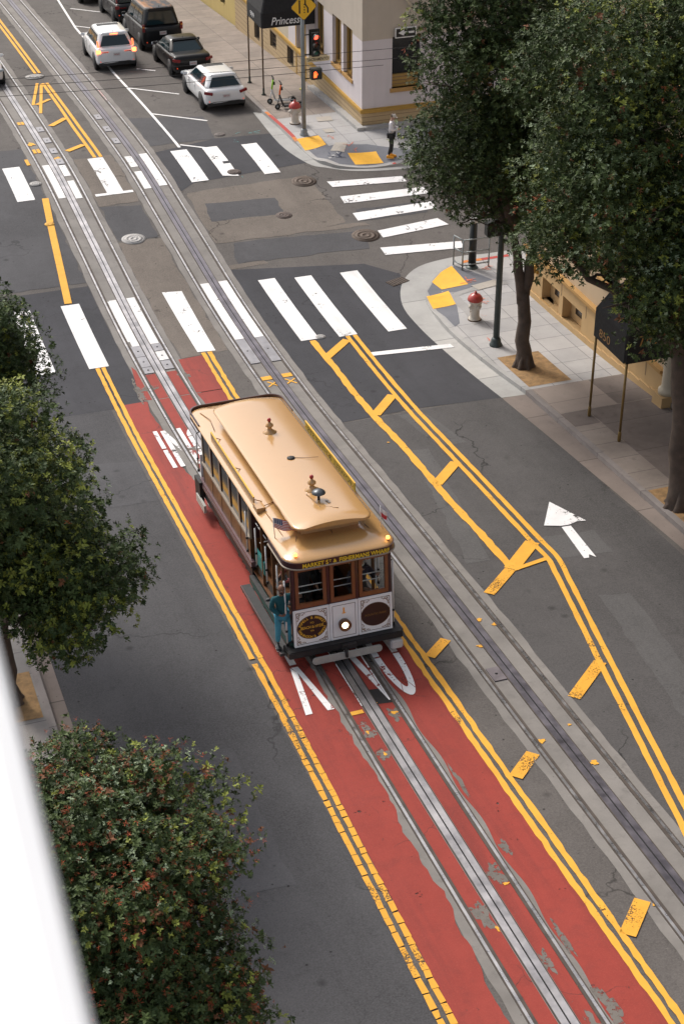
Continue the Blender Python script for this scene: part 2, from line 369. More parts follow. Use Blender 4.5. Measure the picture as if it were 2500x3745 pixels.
sheet('sidewalk_stains',[rect(11.44,12.55,36.25,38.1),rect(10.45,12.55,31.2,36.22),rect(9.66,10.42,35.3,36.22),rect(10.45,12.55,22,28.8)],m_conc('sidewalk_dark',(.185,.155,.14),(3.2,1.85,9.66),.25,.6),.1525)
# tree wells (soil)
SOIL=m_noisy('dry_soil',(.28,.17,.075),.95,0,.4,5,bump=.6)
for i,(a,b,c,d) in enumerate(((9.65,11.0,38.3,40.6),(9.65,10.9,28.9,31.15),(-7.9,-6.4,26.8,28.6),(-7.9,-6.4,14.6,16.6))):
    sheet('tree_well_soil',[rect(a,b,c,d)],SOIL,.156)
# kerb ramps
RAMPG=m_conc('ramp_grey',(.155,.16,.18),None,.1,.35)
sheet('curb_ramp',[[(9.62,46.1),(9.65,46.3),(10.05,46.85),(11.15,47.62),(11.4,47.3),(11.95,46.1),(11.1,45.9),(10.35,45.75),(10.15,45.0),(9.6,43.4),(9.36,43.2),(9.36,44.7)],
  [(9.55,59.9),(10.4,60.1),(10.45,58.9),(11.9,58.5),(13.4,57.3),(13.4,56.6),(11.2,56.72),(10.25,57.05),(9.7,58.0)]],RAMPG,.154,.2,ramph,xstep=.2)
sheet('ramp_flare',[[(10.1,46.0),(10.45,45.75),(10.4,44.4),(10.2,43.2),(9.95,43.1),(10.1,44.6)],[(10.4,45.78),(12.3,45.95),(12.3,45.7),(10.45,45.5)]],m_conc('ramp_pale',(.31,.30,.29),None,.1,.3),.158,.2,ramph,xstep=.2)
def m_tact():
    m=mat('tactile_yellow',(.84,.44,.03),.65); t=NT(m); v=t.vor(18); t.bump(t.ramp(v,.1,.35,1,0),.8,.01)
    a=t.mix(t.ramp(t.noise(4,4),.4,.75,0,.4),(.84,.44,.03),(.62,.30,.03)); t.base(a); return m
TACT=m_tact()
sheet('tactile_paving',[[(10.04,46.88),(10.5,47.30),(11.04,47.62),(11.02,46.12),(10.13,46.25)],[(9.46,45.89),(10.28,46.02),(10.12,44.99),(9.31,44.93)],
  [(9.46,59.88),(10.39,59.98),(10.4,59.04),(9.49,58.86)],[(10.92,58.0),(12.02,57.83),(11.93,56.72),(10.86,56.92)]],TACT,.163,.2,ramph,xstep=.2)
sheet('utility_cover_slab',[[(11.05,45.95),(11.95,46.15),(12.0,45.75),(11.15,45.55)],[(10.35,59.0-.6),(10.75,59.0),(11.2,58.85),(10.8,58.05)],[(10.75,60.6),(11.15,60.6),(11.15,60.15),(10.75,60.15)],[(10.35,57.55),(10.8,57.5),(11,57.9),(10.4,58.2)][:0] or [(11.0,62.2),(11.6,62.1),(11.5,61.5),(10.9,61.6)]],m_conc('slab_beige',(.40,.365,.32),None,.12,.4),.168,.2,ramph,xstep=.2)
# painted kerbs
sheet('red_curb_paint',[band([(9.275,63.2),(9.32,61.5),(9.35,60.15)],[(9.435,63.2),(9.49,61.5),(9.51,60.15)])[k] for k in (0,1)]+[rect(12.2,13.3,56.385,56.55),rect(12.2,13.2,47.72,47.89)],m_paint('curb_red',(.42,.07,.06),.3,.62),.155,.4,ramph)
sheet('orange_curb_marks',[rect(9.33,9.49,59.7,60.15),rect(9.28,9.42,63.2,63.7),rect(11.5,12.2,47.72,47.89)],m_paint('curb_orange',(.6,.2,.05),.4,.6),.156,.4,ramph)
# utility spray marks
def scribble(seed,x,y,r,n=5):
    q=random.Random(seed); out=[]
    for k in range(n):
        a=q.uniform(0,6.28); l=r*q.uniform(.5,1); cx,cy=x+q.uniform(-r,r)*.6,y+q.uniform(-r,r)*.6
        out+=strip([(cx-math.cos(a)*l/2,cy-math.sin(a)*l/2),(cx+q.uniform(-.05,.05),cy),(cx+math.cos(a)*l/2,cy+math.sin(a)*l/2)],.035)
    return out
SPR=m_paint('spray_orange',(.62,.17,.10),.6,.5,fine=20)
sheet('utility_spray_marks',scribble(1,10.75,44.9,.5)+scribble(2,11.2,46.45,.4,6)+scribble(3,10.0,41.9,.35)+scribble(4,10.45,43.6,.2,3)+scribble(5,11.1,58.4,.5,6)+scribble(6,10.7,59.6,.4,4)+scribble(7,12.0,47.3,.5,5),SPR,.172,.2,ramph,xstep=.2)
sheet('teal_spray_marks',scribble(11,7.9,61.6,.6,4)+scribble(12,7.2,60.9,.3,2)+scribble(13,6.4,56.9,.4,2),m_paint('spray_teal',(.1,.36,.36),.6,.48,fine=20),.016)
sheet('dark_spray_marks',scribble(21,10.5,57.9,.5,5),m_paint('spray_navy',(.03,.04,.08),.6,.52,fine=20),.172,.2,ramph,xstep=.2)

# red lane
lyx=[(-20,-1.93),(16.3,-1.80),(24.7,-1.70),(39.8,-1.66),(44.4,-1.63)]
ryx=[(-20,.95),(15.1,1.60),(17,1.67),(22.4,2.08),(27,1.85),(41,1.58),(44.4,1.65)]
ryx=[(-20,1.5),(15.1,1.60),(18.5,1.66),(44.4,1.64)]
ryx=[(-20,1.35),(15.3,1.60),(17.0,1.60),(22.4,1.60),(27,1.60),(41,1.58),(44.4,1.65)]
def redpoly():
    out=[]; y=-20.; q=random.Random(5); a=-.78
    def gaps(y): return
    while y<41.7:
        y2=y+.16; 
        xl,xr=lerp(y,lyx)+.15,lerp(y,ryx)-.13
        xl2,xr2=lerp(y2,lyx)+.15,lerp(y2,ryx)-.13
        a2=min(-.66,max(-.90,a+q.uniform(-.05,.05)));
        if 29<y<36: a2=-.80+q.uniform(-.03,.03)
        out.append([(xl,y),(a,y),(a2,y2),(xl2,y2)])
        out.append([(-.47,y),(-.17,y),(-.17,y2),(-.47,y2)]); out.append([(.17,y),(.47,y),(.47,y2),(.17,y2)])
        b1=.68+.04*math.sin(y*3.1); b2=.68+.04*math.sin(y2*3.1)
        out.append([(b1,y),(xr,y),(xr2,y2),(b2,y2)]); a=a2; y=y2
    out+= [[(-.98,41.9),(-.66,41.8),(-.66,43.9),(-.74,44.2)],[(-.47,41.8),(-.17,41.8),(-.17,43.5),(-.47,43.5)],[(.17,41.8),(.47,41.8),(.47,43.5),(.17,43.5)],[(.66,41.8),(1.46,41.8),(1.48,44.25),(.72,44.2)]]
    return out
bare=[(-.33,24.1,.14,.26),(-.3,23.3,.17,.18),(.36,24.5,.13,.26),(.34,19.3,.16,.34),(-.30,18.4,.16,.40),(.78,19.9,.09,.24),(.34,15.4,.14,.4),(.76,15.7,.13,.6),(.74,17.4,.07,.5),(.75,22.,.05,.6),(-.55,42.6,.3,.2),(.6,43.0,.2,.3),(-.9,42.4,.12,.9),(.25,17.0,.1,.3),(-.3,38.3,.2,.15)]
def m_red():
    m=RED; return m
_t=NT(RED); _c=RED.node_tree.nodes['Principled BSDF'].inputs['Base Color'].links[0].from_socket
_c=_t.mix(_t.ramp(_t.noise(.9,5,.65,_t.scale((2.6,.12,1))),.48,.7,0,.55),_c,(.12,.022,.02))
_c=_t.mix(_t.ramp(_t.noise(2.2,5,.75),.55,.72,0,.45),_c,(.16,.03,.025))
_c=_t.mix(_t.ramp(_t.noise(45,3,.8),.5,.7,0,.5),_c,(.36,.07,.055))
_w=_t.n('ShaderNodeVectorMath',operation='ADD'); _n=_t.n('ShaderNodeTexNoise'); _n.inputs['Scale'].default_value=2.; _n.inputs['Detail'].default_value=5; _t.link(_t.co,_n.inputs['Vector']); _t.link(_t.co,_w.inputs[0]); _t.link(_n.outputs['Color'],_w.inputs[1])
_c=_t.mix(_t.math('MULTIPLY',_t.ramp(_t.vor(.35,'DISTANCE_TO_EDGE',_w.outputs[0]),0,.006,.9,0),_t.ramp(_t.noise(.4,2),.48,.54)),_c,(.04,.02,.018)); _t.base(_c)
sheet('red_transit_lane',redpoly(),RED,.015,.7)
q=random.Random(9)
def blob(cx,cy,rx,ry,n=44):
    p=[q.uniform(0,6.28) for _ in range(4)]
    rr=[1+.22*math.sin(3*2*PI*k/n+p[0])+.16*math.sin(5*2*PI*k/n+p[1])+.12*math.sin(9*2*PI*k/n+p[2])+q.uniform(-.10,.10) for k in range(n)]
    return [(cx+rx*math.cos(2*PI*k/n)*rr[k]*.85,cy+ry*math.sin(2*PI*k/n)*rr[k]*.85) for k in range(n)]
BARE=m_conc('bare_conc',(.165,.148,.132),None,.25,.7); _t=NT(BARE); _t.alpha(_t.ramp(_t.noise(9,5,.75),.40,.46))
sheet('bare_concrete_patches',[blob(*b) for b in bare],BARE,.019,.3)
sheet('leftover_yellow_flecks',[blob(x,y,a*.75,b*.75,18) for x,y,a,b in ((.38,24.55,.12,.08),(-.28,23.3,.05,.09),(-.36,24.1,.04,.1),(.4,19.0,.1,.05),(-.2,18.0,.04,.12),(-.55,17.9,.04,.1),(.5,16.3,.05,.07),(3.35,27.2,.14,.1),(3.62,26.9,.1,.1),(3.0,26.2,.16,.09),(2.75,22.6,.12,.1),(3.5,22.9,.06,.05),(3.4,21.6,.12,.12),(2.55,17.6,.05,.05),(.15,25.0,.03,.05),(4.9,38.9,.05,.04),(4.7,36.6,.05,.05))],YELW,.024,.3)
sheet('dark_slot_cover',[[(-.15,24.3),(.17,24.3),(.17,26.9),(-.15,26.9)],[(.17,24.95),(.5,24.9),(.5,25.45),(.17,25.5)]],m_asphalt('tar_black',(.03,.028,.028),.2,0,.1),.021,.3)

# crosswalks
def bar(x0,x1,y0,y1): return rect(x0,x1,y0,y1)
cw=[bar(4.62,5.2,44.15,48.88),bar(5.83,6.42,44.03,48.7),bar(7.39,8.01,43.87,48.58),bar(-1.96,-1.36,44.48,49.05),bar(-3.55,-2.95,44.57,49.1),
    bar(-.40,-.17,45.55,48.95),bar(.17,.44,45.55,48.95),bar(-.46,-.40,45.9,48.9),[(1.4,44.5),(1.95,44.42),(2.02,48.9),(1.38,49.0)],
    bar(2.72,3.01,44.95,49.2),bar(3.34,3.64,44.9,49.2)]
fw=[bar(7.34,7.96,57.15,60.38),[(5.8,57.5),(6.38,57.3),(6.4,58.6),(6.15,58.6),(6.15,58.85),(6.4,58.85),(6.4,60.55),(5.8,60.56)],bar(4.55,5.2,57.25,60.6),
    [(4.2,59.9),(4.95,59.9),(4.95,60.6),(4.2,60.6)][:0] or bar(3.32,3.64,57.3,60.7),bar(2.74,3.02,57.2,58.9),bar(2.74,3.02,59.4,60.6),bar(1.35,1.95,57.1,60.85),bar(.9,2.3,57.05,57.25),
    bar(-.42,-.16,57.3,60.7),bar(.17,.42,57.1,58.8),bar(.17,.42,59.3,60.5),bar(-1.9,-1.25,57.45,60.9)]
cs=[[(9.35,55.8),(12.2,55.45),(12.2,54.95),(9.39,55.28)],[(9.39,54.4),(12.6,54.3),(12.6,53.7),(9.35,53.77)],[(9.35,52.9),(12.4,53.0),(12.4,52.4),(9.33,52.25)],
    [(9.72,51.27),(12.1,51.6),(12.3,51.0),(9.71,50.69)],[(9.34,49.98),(12.2,49.62),(12.1,49.1),(9.32,49.39)]]
sheet('crosswalk_near',cw,WHT,.020,1.5)
sheet('crosswalk_far',fw,WHT,.020,1.5)
sheet('crosswalk_side_street',cs,WHTW,.020,1.5)
wl=strip([(5.0,60.9),(4.98,73.0),(5.15,83.),(5.6,90.4),(6.2,100)],.11)+strip([(5.02,70.1),(6.8,68.2)],.11)+strip([(5.02,65.7),(6.9,63.85)],.11)+strip([(5.1,61.2),(5.95,60.5)],.11)+strip([(5.8,87.8),(7.05,86.2)],.11)+strip([(5.15,83.5),(6.35,82.0)],.11)+strip([(6.1,73.3),(6.8,72.6)],.1)+strip([(6.2,96),(8,94)],.1)
wl+=[[(6.27,42.63),(8.85,42.33),(8.87,42.05),(6.27,42.37)]]
sheet('parking_lines',wl,WHT,.022,1.5)
# lane arrow
sheet('lane_arrow',[[(7.22,31.75),(7.62,30.5),(7.4,30.55),(7.15,30.46),(6.93,30.48),(6.56,30.65)],[(6.92,30.42),(7.16,30.4),(7.03,28.76),(6.93,28.95),(6.86,28.8),(6.74,28.82)]],WHTW,.022,.5)
# yellow lines
yl=[]
yl+=wavy(lambda y:lerp(y,lyx)-.09,27.5,44.45,.115,.010,.22,1)+wavy(lambda y:lerp(y,lyx)+.09,27.5,44.45,.115,.010,.22,2)
yl+=wavy(lambda y:lerp(y,ryx)-.10,-5,44.4,.12,.016,.2,3)+wavy(lambda y:lerp(y,ryx)+.10,-5,44.4,.12,.016,.2,4)
dbx=[(-5,2.1),(15,3.3),(19.5,4.2),(24.8,5.22),(29.1,6.08),(30.1,6.06),(38,6.08),(44.1,6.2)]
dbl=[(4.14,19.4),(5.12,24.88),(5.93,29.08)]
def dl(o,y0,y1,seed): return wavy(lambda y:lerp(y,dbx)+o,y0,y1,.13,.008,.25,seed)
yl+=dl(-.12,4,44.0,5)+dl(.12,4,44.0,6)
yl+=wavy(lambda y:4.96-.02*math.sin(y),29.1,44.1,.20,.02,.22,7)
for a in (([(4.98,42.75),(5.98,43.75)],.28),([(5.0,38.45),(5.92,39.55)],.3),([(4.98,33.75),(5.92,34.75)],.3),([(4.95,29.0),(5.95,30.0)],.36),([(5.0,28.95),(5.95,29.15)],.14)): yl+=strip(*a)
sheet('yellow_lines',yl,YEL,.024,2)
# worn short bars and broken left line
yw=[]
for a in (([(4.02,28.15),(4.93,29.0)],.27),([(4.0,23.72),(5.1,24.72)],.28),([(1.8,26.2),(2.38,26.72)],.25),([(1.8,21.72),(2.43,22.3)],.28),([(1.78,17.1),(2.42,17.78)],.29)): yw+=strip(*a)
def blocks(o,y0,y1,seed):
    r=random.Random(seed); out=[]; y=y0
    while y<y1:
        l=r.uniform(.14,.36); x=lerp(y,lyx)+o
        out.append([(x-.055+r.uniform(-.012,.012),y),(x+.055+r.uniform(-.012,.012),y+r.uniform(-.02,.02)),(x+.055+r.uniform(-.012,.012),y+l),(x-.055+r.uniform(-.012,.012),y+l+r.uniform(-.02,.02))]); y+=l+r.uniform(.008,.03)
    return out
yw+=blocks(-.10,2,25.0,1)+blocks(.09,2,25.2,2)
sheet('worn_yellow_lines',yw+wavy(lambda y:lerp(y,lyx)-.09,25.1,27.5,.115,.012,.22,1)+wavy(lambda y:lerp(y,lyx)+.09,25.3,27.5,.115,.012,.22,2),YELW,.024,2)
yf=strip([(-.89,57.45),(-1.1,55.4)],.24)+strip([(-1.13,55.1),(-1.69,49.15)],.24)
yf+=strip([(1.66,60.9),(1.62,65),(1.68,72.5)],.13)+strip([(1.9,60.9),(1.86,65),(1.86,72.5)],.13)
yf+=strip([(1.67,74.4),(1.70,85),(1.75,100)],.12)+strip([(1.87,74.4),(1.90,85),(1.95,100)],.12)
yf+=strip([(1.45,72.6),(.66,69.0)],.13)+strip([(1.6,72.4),(.74,67.6)],.13)+strip([(.8,69.0),(1.5,69.7)],.2)+strip([(.8,65.6),(1.58,66.5)],.26)+strip([(.8,62.05),(1.55,62.6)],.26)
sheet('far_yellow_lines',yf+[rect(2.68,3.02,41.87,42.12),rect(3.34,3.69,41.87,42.12)]+strip([(2.8,41.75),(3.05,41.35)],.05)+strip([(2.75,41.4),(3.08,41.7)],.05)+strip([(3.35,41.75),(3.6,41.35)],.05)+strip([(3.3,41.4),(3.65,41.7)],.05)
      +[rect(-.48,-.2,24.75,24.88)],YEL,.026,2)
sheet('yellow_track_marks',[rect(-.42,-.3,66.2,66.6),rect(-.27,-.15,66.2,66.6)]+[blob(-.35,63.4,.16,.25,10),blob(.3,61.3,.16,.2,10),rect(-.46,-.34,62.2,62.7),rect(-.3,-.18,62.2,62.7),rect(-.95,-.82,60.9,61.6)],YEL,.030,2)
# ONLY / MUNI lettering (reads for traffic coming towards the camera)
def letter(polys,x0,x1,y0,y1):
    """polys in unit box, upright; placed upside down for the camera: u -> x decreasing, v -> y decreasing"""
    return [[(x1-(x1-x0)*u,y1-(y1-y0)*v) for u,v in P] for P in polys]
def arcp(cx,cy,rx,ry,a0,a1,w,n=6,wy=None):
    wy=wy or w
    P=[(cx+rx*math.cos(R(a0+(a1-a0)*k/n)),cy+ry*math.sin(R(a0+(a1-a0)*k/n))) for k in range(n+1)]
    Q=[(cx+(rx-w)*math.cos(R(a0+(a1-a0)*k/n)),cy+(ry-wy)*math.sin(R(a0+(a1-a0)*k/n))) for k in range(n+1)]
    return P+Q[::-1]
# v is 1 at letter top (near camera: small y)
LO=[arcp(.5,.5,.5,.5,a,a+58,.24,wy=.1) for a in (2,62,122,182,242,302)]
LN=[[(0,0),(.22,0),(.22,.6),(0,.6)],[(0,.63),(.22,.63),(.22,1),(0,1)],[(.78,0),(1,0),(1,.55),(.78,.55)],[(.78,.58),(1,.58),(1,1),(.78,1)],[(.22,1),(.26,.66),(.78,0),(.76,.34)][::1],[(.36,.62),(.5,.62),(.62,.4),(.5,.4)]]
LL=[[(0,0),(.3,0),(.3,.45),(0,.45)],[(0,.48),(.3,.48),(.3,1),(0,1)],[(.33,0),(1,0),(1,.12),(.33,.12)]]
LY=[[(.38,0),(.62,0),(.62,.42),(.38,.42)],[(0,1),(.24,1),(.5,.52),(.62,.45),(.38,.45)],[(.76,1),(1,1),(.66,.45),(.5,.52)]]
LM=[[(0,0),(.2,0),(.2,1),(0,1)],[(.8,0),(1,0),(1,1),(.8,1)],[(.2,1),(.5,.45),(.5,.25),(.2,.8)],[(.8,1),(.5,.45),(.5,.25),(.8,.8)]]
LU=[[(0,.25),(.25,.25),(.25,.6),(0,.6)],[(0,.63),(.25,.63),(.25,1),(0,1)],[(.75,.25),(1,.25),(1,.6),(.75,.6)],[(.75,.63),(1,.63),(1,1),(.75,1)],arcp(.5,.23,.5,.23,180,268,.25,wy=.12),arcp(.5,.23,.5,.23,272,360,.25,wy=.12)]
LI=[[(0,0),(1,0),(1,.48),(0,.48)],[(0,.52),(1,.52),(1,1),(0,1)]]
let=[]
let+=letter(LO,.66,1.24,25.0,28.2)+letter(LN,-.02+.02,.55,25.0,28.2)+letter(LL,-.55,-.02,25.0,28.2)+letter(LY,-1.34,-.72,25.1,28.3)
let+=letter(LI,-1.13,-1.01,37.3,39.75)+letter(LN,-.92,-.35,37.3,39.7)+letter(LU,-.28,.32,37.3,39.65)+letter(LM,.45,1.2,37.2,39.6)
# stencil breaks already in the shapes; split around the slot and rails
def clipx(P,a,b):
    def cut(P,x,keep):
        out=[]
        for i in range(len(P)):
            p,q_=P[i],P[(i+1)%len(P)]; ip,iq=keep(p[0]-x)>=0,keep(q_[0]-x)>=0
            if ip: out.append(p)
            if ip!=iq: t=(x-p[0])/(q_[0]-p[0]); out.append((x,p[1]+t*(q_[1]-p[1])))
        return out
    P=cut(P,a,lambda d:d); 
    return cut(P,b,lambda d:-d) if P else P
segs=[(-1.5,-.66),(-.47,-.02),(.02,.46),(.66,1.45)]
LP=[c for P in let for s in segs for c in [clipx(P,*s)] if len(c)>=3 and abs(sum(c[i][0]*c[(i+1)%len(c)][1]-c[(i+1)%len(c)][0]*c[i][1] for i in range(len(c))))>.004]
sheet('lane_lettering',LP,WHTW,.027,.5)

# rails, slots, plates
def longbox(pairs,y0,y1,h0,h1,m,name,step=1.0,xf=None):
    g=G(); ys=[y0+i*step for i in range(int((y1-y0)/step)+1)]
    for (xa,xb,mm) in pairs:
        vs=[]
        for y in ys: z=gz(y); vs+=[(xa,y,z+h0),(xb,y,z+h0),(xb,y,z+h1),(xa,y,z+h1)]
        fs=[]
        for i in range(len(ys)-1):
            for k in range(4): fs.append((i*4+k,i*4+(k+1)%4,(i+1)*4+(k+1)%4,(i+1)*4+k))
        g.add(vs,fs,mm)
    o=g.build(name); o['kind']='structure'; return o
for c,nm in ((0,'tram_rails_left_track'),(3.165,'tram_rails_right_track')):
    pr=[]
    for s in (-1,1):
        pr+=[(c+s*.56-.027,c+s*.56+.027,STEEL)]
        xs=sorted((c+s*.532,c+s*.47)); pr.append((*sorted((c+s*.588,c+s*.612)),RUSTG)); pr.append((xs[0],xs[1],RUSTG))
    longbox(pr,-20,120,.0,.030,None,nm)
    # the flangeway and slot sit lower than the heads
    longbox([(c-.135,c-.014,STEELB if c==0 else STEELC),(c+.014,c+.135,STEELB if c==0 else STEELC),(c-.155,c-.135,RUSTG),(c+.135,c+.155,RUSTG)],-20,120,.0,.034,None,'cable_slot')
    sheet('slot_gap',[rect(c-.014,c+.014,-20,120)],SLOT,.024,1.0)
# steel plates in the tracks
def gplate(name,x0,x1,y0,y1,m,label,group,h=.036):
    g=G(); cx,cy=(x0+x1)/2,(y0+y1)/2
    vs=[(x,y,gz(y)+z) for z in(0.01,h) for x,y in((x0,y0),(x1,y0),(x1,y1),(x0,y1))]
    g.add(vs,[(3,2,1,0),(4,5,6,7),(0,1,5,4),(1,2,6,5),(2,3,7,6),(3,0,4,7)],m)
    g.lathe([(0.0,h+.001),(.03,h+.001),(.03,h+.008),(0,h+.008)],SLOT,8,(cx,cy,gz(cy)))
    o=g.build(name); tag(o,label,'plate',group); return o
pl=[]
names=['outer','inner']
PW=m_noisy('plate_painted',(.62,.61,.60),.5,.1,.15,4)
for i,(a,b) in enumerate(((44.75,45.52),(44.0,44.72),(43.55,43.97))): gplate('steel_plate',-.46,-.17,a,b,PLATE,('largest','middle','smallest')[i]+' grey bolted steel plate left of the left slot below the crosswalk','bolted steel plates in the tracks')
for i,(a,b,m) in enumerate(((45.0,45.5,PLATE),(44.3,44.95,PW),(43.65,44.25,PLATE))): gplate('steel_plate',.17,.46,a,b,m,('grey plate right of the left slot touching the crosswalk bar','white painted plate right of the left slot','grey plate right of the left slot above the red paint')[i],'bolted steel plates in the tracks')
gplate('steel_plate',2.70,3.00,43.1,44.9,PLATE,'long grey steel plate left of the right slot below the crosswalk','bolted steel plates in the tracks')
gplate('steel_plate',3.34,3.64,43.05,44.88,PLATE,'long grey steel plate right of the right slot below the crosswalk','bolted steel plates in the tracks')
gplate('steel_plate',2.72,3.0,24.83,25.32,m_noisy('plate_dark',(.16,.14,.15),.5,.4),'small dark square plate between rail and slot of the right track','bolted steel plates in the tracks')
for i,y in enumerate((66.1,64.3,62.6)): gplate('steel_plate',2.72,2.98,y-.35,y+.35,PLATE,('farthest','middle','nearest')[i]+' small square plate in the right track behind the far crosswalk','bolted steel plates in the tracks')
for i,y in enumerate((65.3,63.7,62.3,60.95)): gplate('steel_plate',.18,.44,y-.35,y+.3,PLATE,('farthest','second farthest','third farthest','nearest')[i]+' small grey plate in the left track behind the far crosswalk','bolted steel plates in the tracks')

# manholes
IRON=m_noisy('cast_iron',(.10,.075,.06),.7,.3,.3,6); IRONG=m_noisy('cover_grey',(.34,.33,.32),.6,.2,.15,6)
def manhole(x,y,r,m,label,ringm=None,h=.012):
    g=G(); g.M=Matrix.Translation((x,y,gz(y)))@Matrix.Rotation(math.atan((gz(y+.5)-gz(y-.5))),4,'X')
    g.lathe([(0,h),(r*.80,h),(r*.80,h+.012),(r*.86,h+.012),(r*.86,h+.004),(r,h+.004),(r,h-.01)],ringm or m,28)
    e=empty('manhole',(0,0,0),(0,0,0),label,'manhole cover','manhole covers in the road')
    e.location=(x,y,gz(y)); 
    for i,v in enumerate(g.v): g.v[i]=(v[0]-x,v[1]-y,v[2]-gz(y))
    g.build('frame',e)
    c=G(); c.M=Matrix.Rotation(math.atan((gz(y+.5)-gz(y-.5))),4,'X')
    c.lathe([(0,h+.006),(r*.79,h+.006),(r*.79,h+.014),(r*.62,h+.014),(r*.62,h+.017),(r*.55,h+.017),(r*.55,h+.014),(r*.3,h+.014),(r*.3,h+.018),(r*.2,h+.018),(r*.2,h+.015),(0,h+.015)],m,28)
    for k in range(12): a=k*PI/6; c.box((r*.45*math.cos(a),r*.45*math.sin(a),h+.016),(r*.1,r*.05,.006),m,rz=a)
    c.build('cover',e)
manhole(1.40,53.2,.42,IRONG,'pale grey round manhole cover between the tracks in the intersection',h=.018)
manhole(1.54,73.8,.42,IRONG,'pale grey manhole cover where the far yellow lines split',h=.03)
manhole(-1.15,55.25,.17,mat('paint_cover',(.7,.38,.06),.7),'small manhole cover painted over by the left yellow line',h=.026)
manhole(8.54,56.1,.48,IRON,'dark rusty manhole cover near the far corner kerb')
manhole(9.19,51.05,.50,IRON,'dark rusty manhole cover beside the side street crosswalk bars')
manhole(6.96,53.5,.30,m_noisy('cover_mid',(.11,.085,.075),.8,.1,.2,6),'faint brown manhole cover in the middle of the intersection')
manhole(6.3,57.7,.26,m_noisy('cover_mid2',(.12,.095,.085),.8,.1,.2,6),'small worn cover between bars of the far crosswalk',h=.024)
manhole(6.9,61.9,.22,m_noisy('cover_mid3',(.16,.14,.13),.8,.1,.2,6),'tiny cover beyond the far crosswalk near the parked hatchback')
manhole(-3.16,48.6,.26,IRONG,'small pale cover beside the leftmost near crosswalk bar',h=.026)
manhole(-.98,58.9,.22,IRONG,'small pale cover beside the leftmost far crosswalk bar',h=.026)
manhole(5.28,44.25,.16,IRONG,'little grey valve cover at the lower end of a near crosswalk bar',h=.02)
g=G(); g.b(-.35,.35,-.2,.2,-.02,.016,IRON)
for k in range(7): g.b(-.3+k*.1-.012,-.3+k*.1+.012,-.17,.17,.016,.024,SLOT)
o=g.build('storm_drain'); o.location=(9.0,47.35,gz(47.35)+.012); o.rotation_euler=(0,0,R(20)); tag(o,'dark storm drain grate in the gutter of the near corner','drain')


# ================================================================ cable car
TAN=mat('roof_tan',(.51,.285,.105),.24,coat=1.0); TAN.node_tree.nodes['Principled BSDF'].inputs['Coat Roughness'].default_value=.13; _t=NT(TAN); _a=_t.mix(_t.ramp(_t.noise(1.1,5,.6),.35,.72,0,.22),(.51,.285,.105),(.42,.25,.085)); _a=_t.mix(_t.ramp(_t.noise(9,4,.7),.6,.75,0,.25),_a,(.30,.17,.07)); _t.base(_a); _t.bump(_t.noise(1.6,2),.10,.02); MAR=mat('maroon',(.045,.012,.014),.35,coat=.3); BRN=mat('window_brown',(.20,.07,.025),.4,coat=.2)
WPAN=m_noisy('white_enamel',(.84,.86,.88),.4,0,.04,3); GOLD=mat('gold_leaf',(.72,.42,.04),.45); GOLDD=mat('gold_scroll',(.22,.11,.04),.5); BLK=m_noisy('black_iron',(.018,.017,.018),.6,.1,.3,6)
WPOLE=mat('pole_white',(.72,.72,.72),.35); GLASS=mat('dark_glass',(.012,.014,.016),.06,spec=.8); WOOD=m_noisy('honey_wood',(.12,.048,.016),.4,0,.25,4); TEAL=mat('bench_teal',(.01,.17,.17),.55)
GREYP=m_noisy('pilot_grey',(.36,.355,.33),.55,0,.12,4); CREAM=mat('cream_trim',(.30,.25,.20),.5); PURP=mat('plum_trim',(.13,.075,.085),.45,coat=.2); TREAD=m_noisy('step_tread',(.035,.035,.037),.7,0,.3,8)
m=mat('clear_glass',(.9,.95,.95),.02); m.node_tree.nodes['Principled BSDF'].inputs['Transmission Weight'].default_value=1.0; m.node_tree.nodes['Principled BSDF'].inputs['IOR'].default_value=1.05; CGL=m
CY=27.0; slope=math.atan((gz(CY+9)-gz(CY))/9)
cc=empty('cable_car',(.09,CY,gz(CY)+.03),(slope,0,0),'tan roofed cable car with white front panels and lit headlight on the red lane','cable car')
def P_(g,name,par=cc,**k): return g.build(name,par,**k)
# underbody and floor
g=G(); g.b(-1.02,1.02,.15,7.9,.42,.62,BLK); g.b(-.75,.75,.5,7.6,.16,.42,BLK); g.b(-1.08,-.98,3.1,7.8,.45,.80,BLK); g.b(.98,1.08,3.1,7.8,.45,.80,BLK); P_(g,'underframe')
for y in (1.3,3.0,5.4,7.0):
    for s in (-1,1):
        g=G(); g.lathe([(0,-.05),(.27,-.05),(.27,.03),(.30,.03),(.30,.06),(0,.06)],BLK,20,(s*.56,y,.27),axis='X'); P_(g,'wheel')
g=G(); g.b(-1.05,1.05,-.02,3.1,.62,.66,WOOD); g.b(-1.05,1.05,3.1,7.95,.66,.70,WOOD); P_(g,'floor')
# running boards (open section), long outer plank + inner step
for s in (-1,1):
    g=G(); a,b=sorted((s*1.39,s*1.16)); g.b(a,b,-.05,3.08,.27,.33,TREAD); g.b(*sorted((s*1.39,s*1.375)),-.05,3.08,.33,.345,PURP); 
    for y in (.1,1.1,2.1,2.95): g.b(*sorted((s*1.37,s*1.0)),y,y+.05,.2,.27,BLK)
    P_(g,'running_board')
    g=G(); g.b(*sorted((s*1.16,s*1.03)),-.02,3.1,.36,.52,m_noisy('step_green',(.02,.055,.045),.6,0,.3,4)); g.b(*sorted((s*1.16,s*1.05)),0,3.1,.522,.54,TREAD); P_(g,'step_riser')
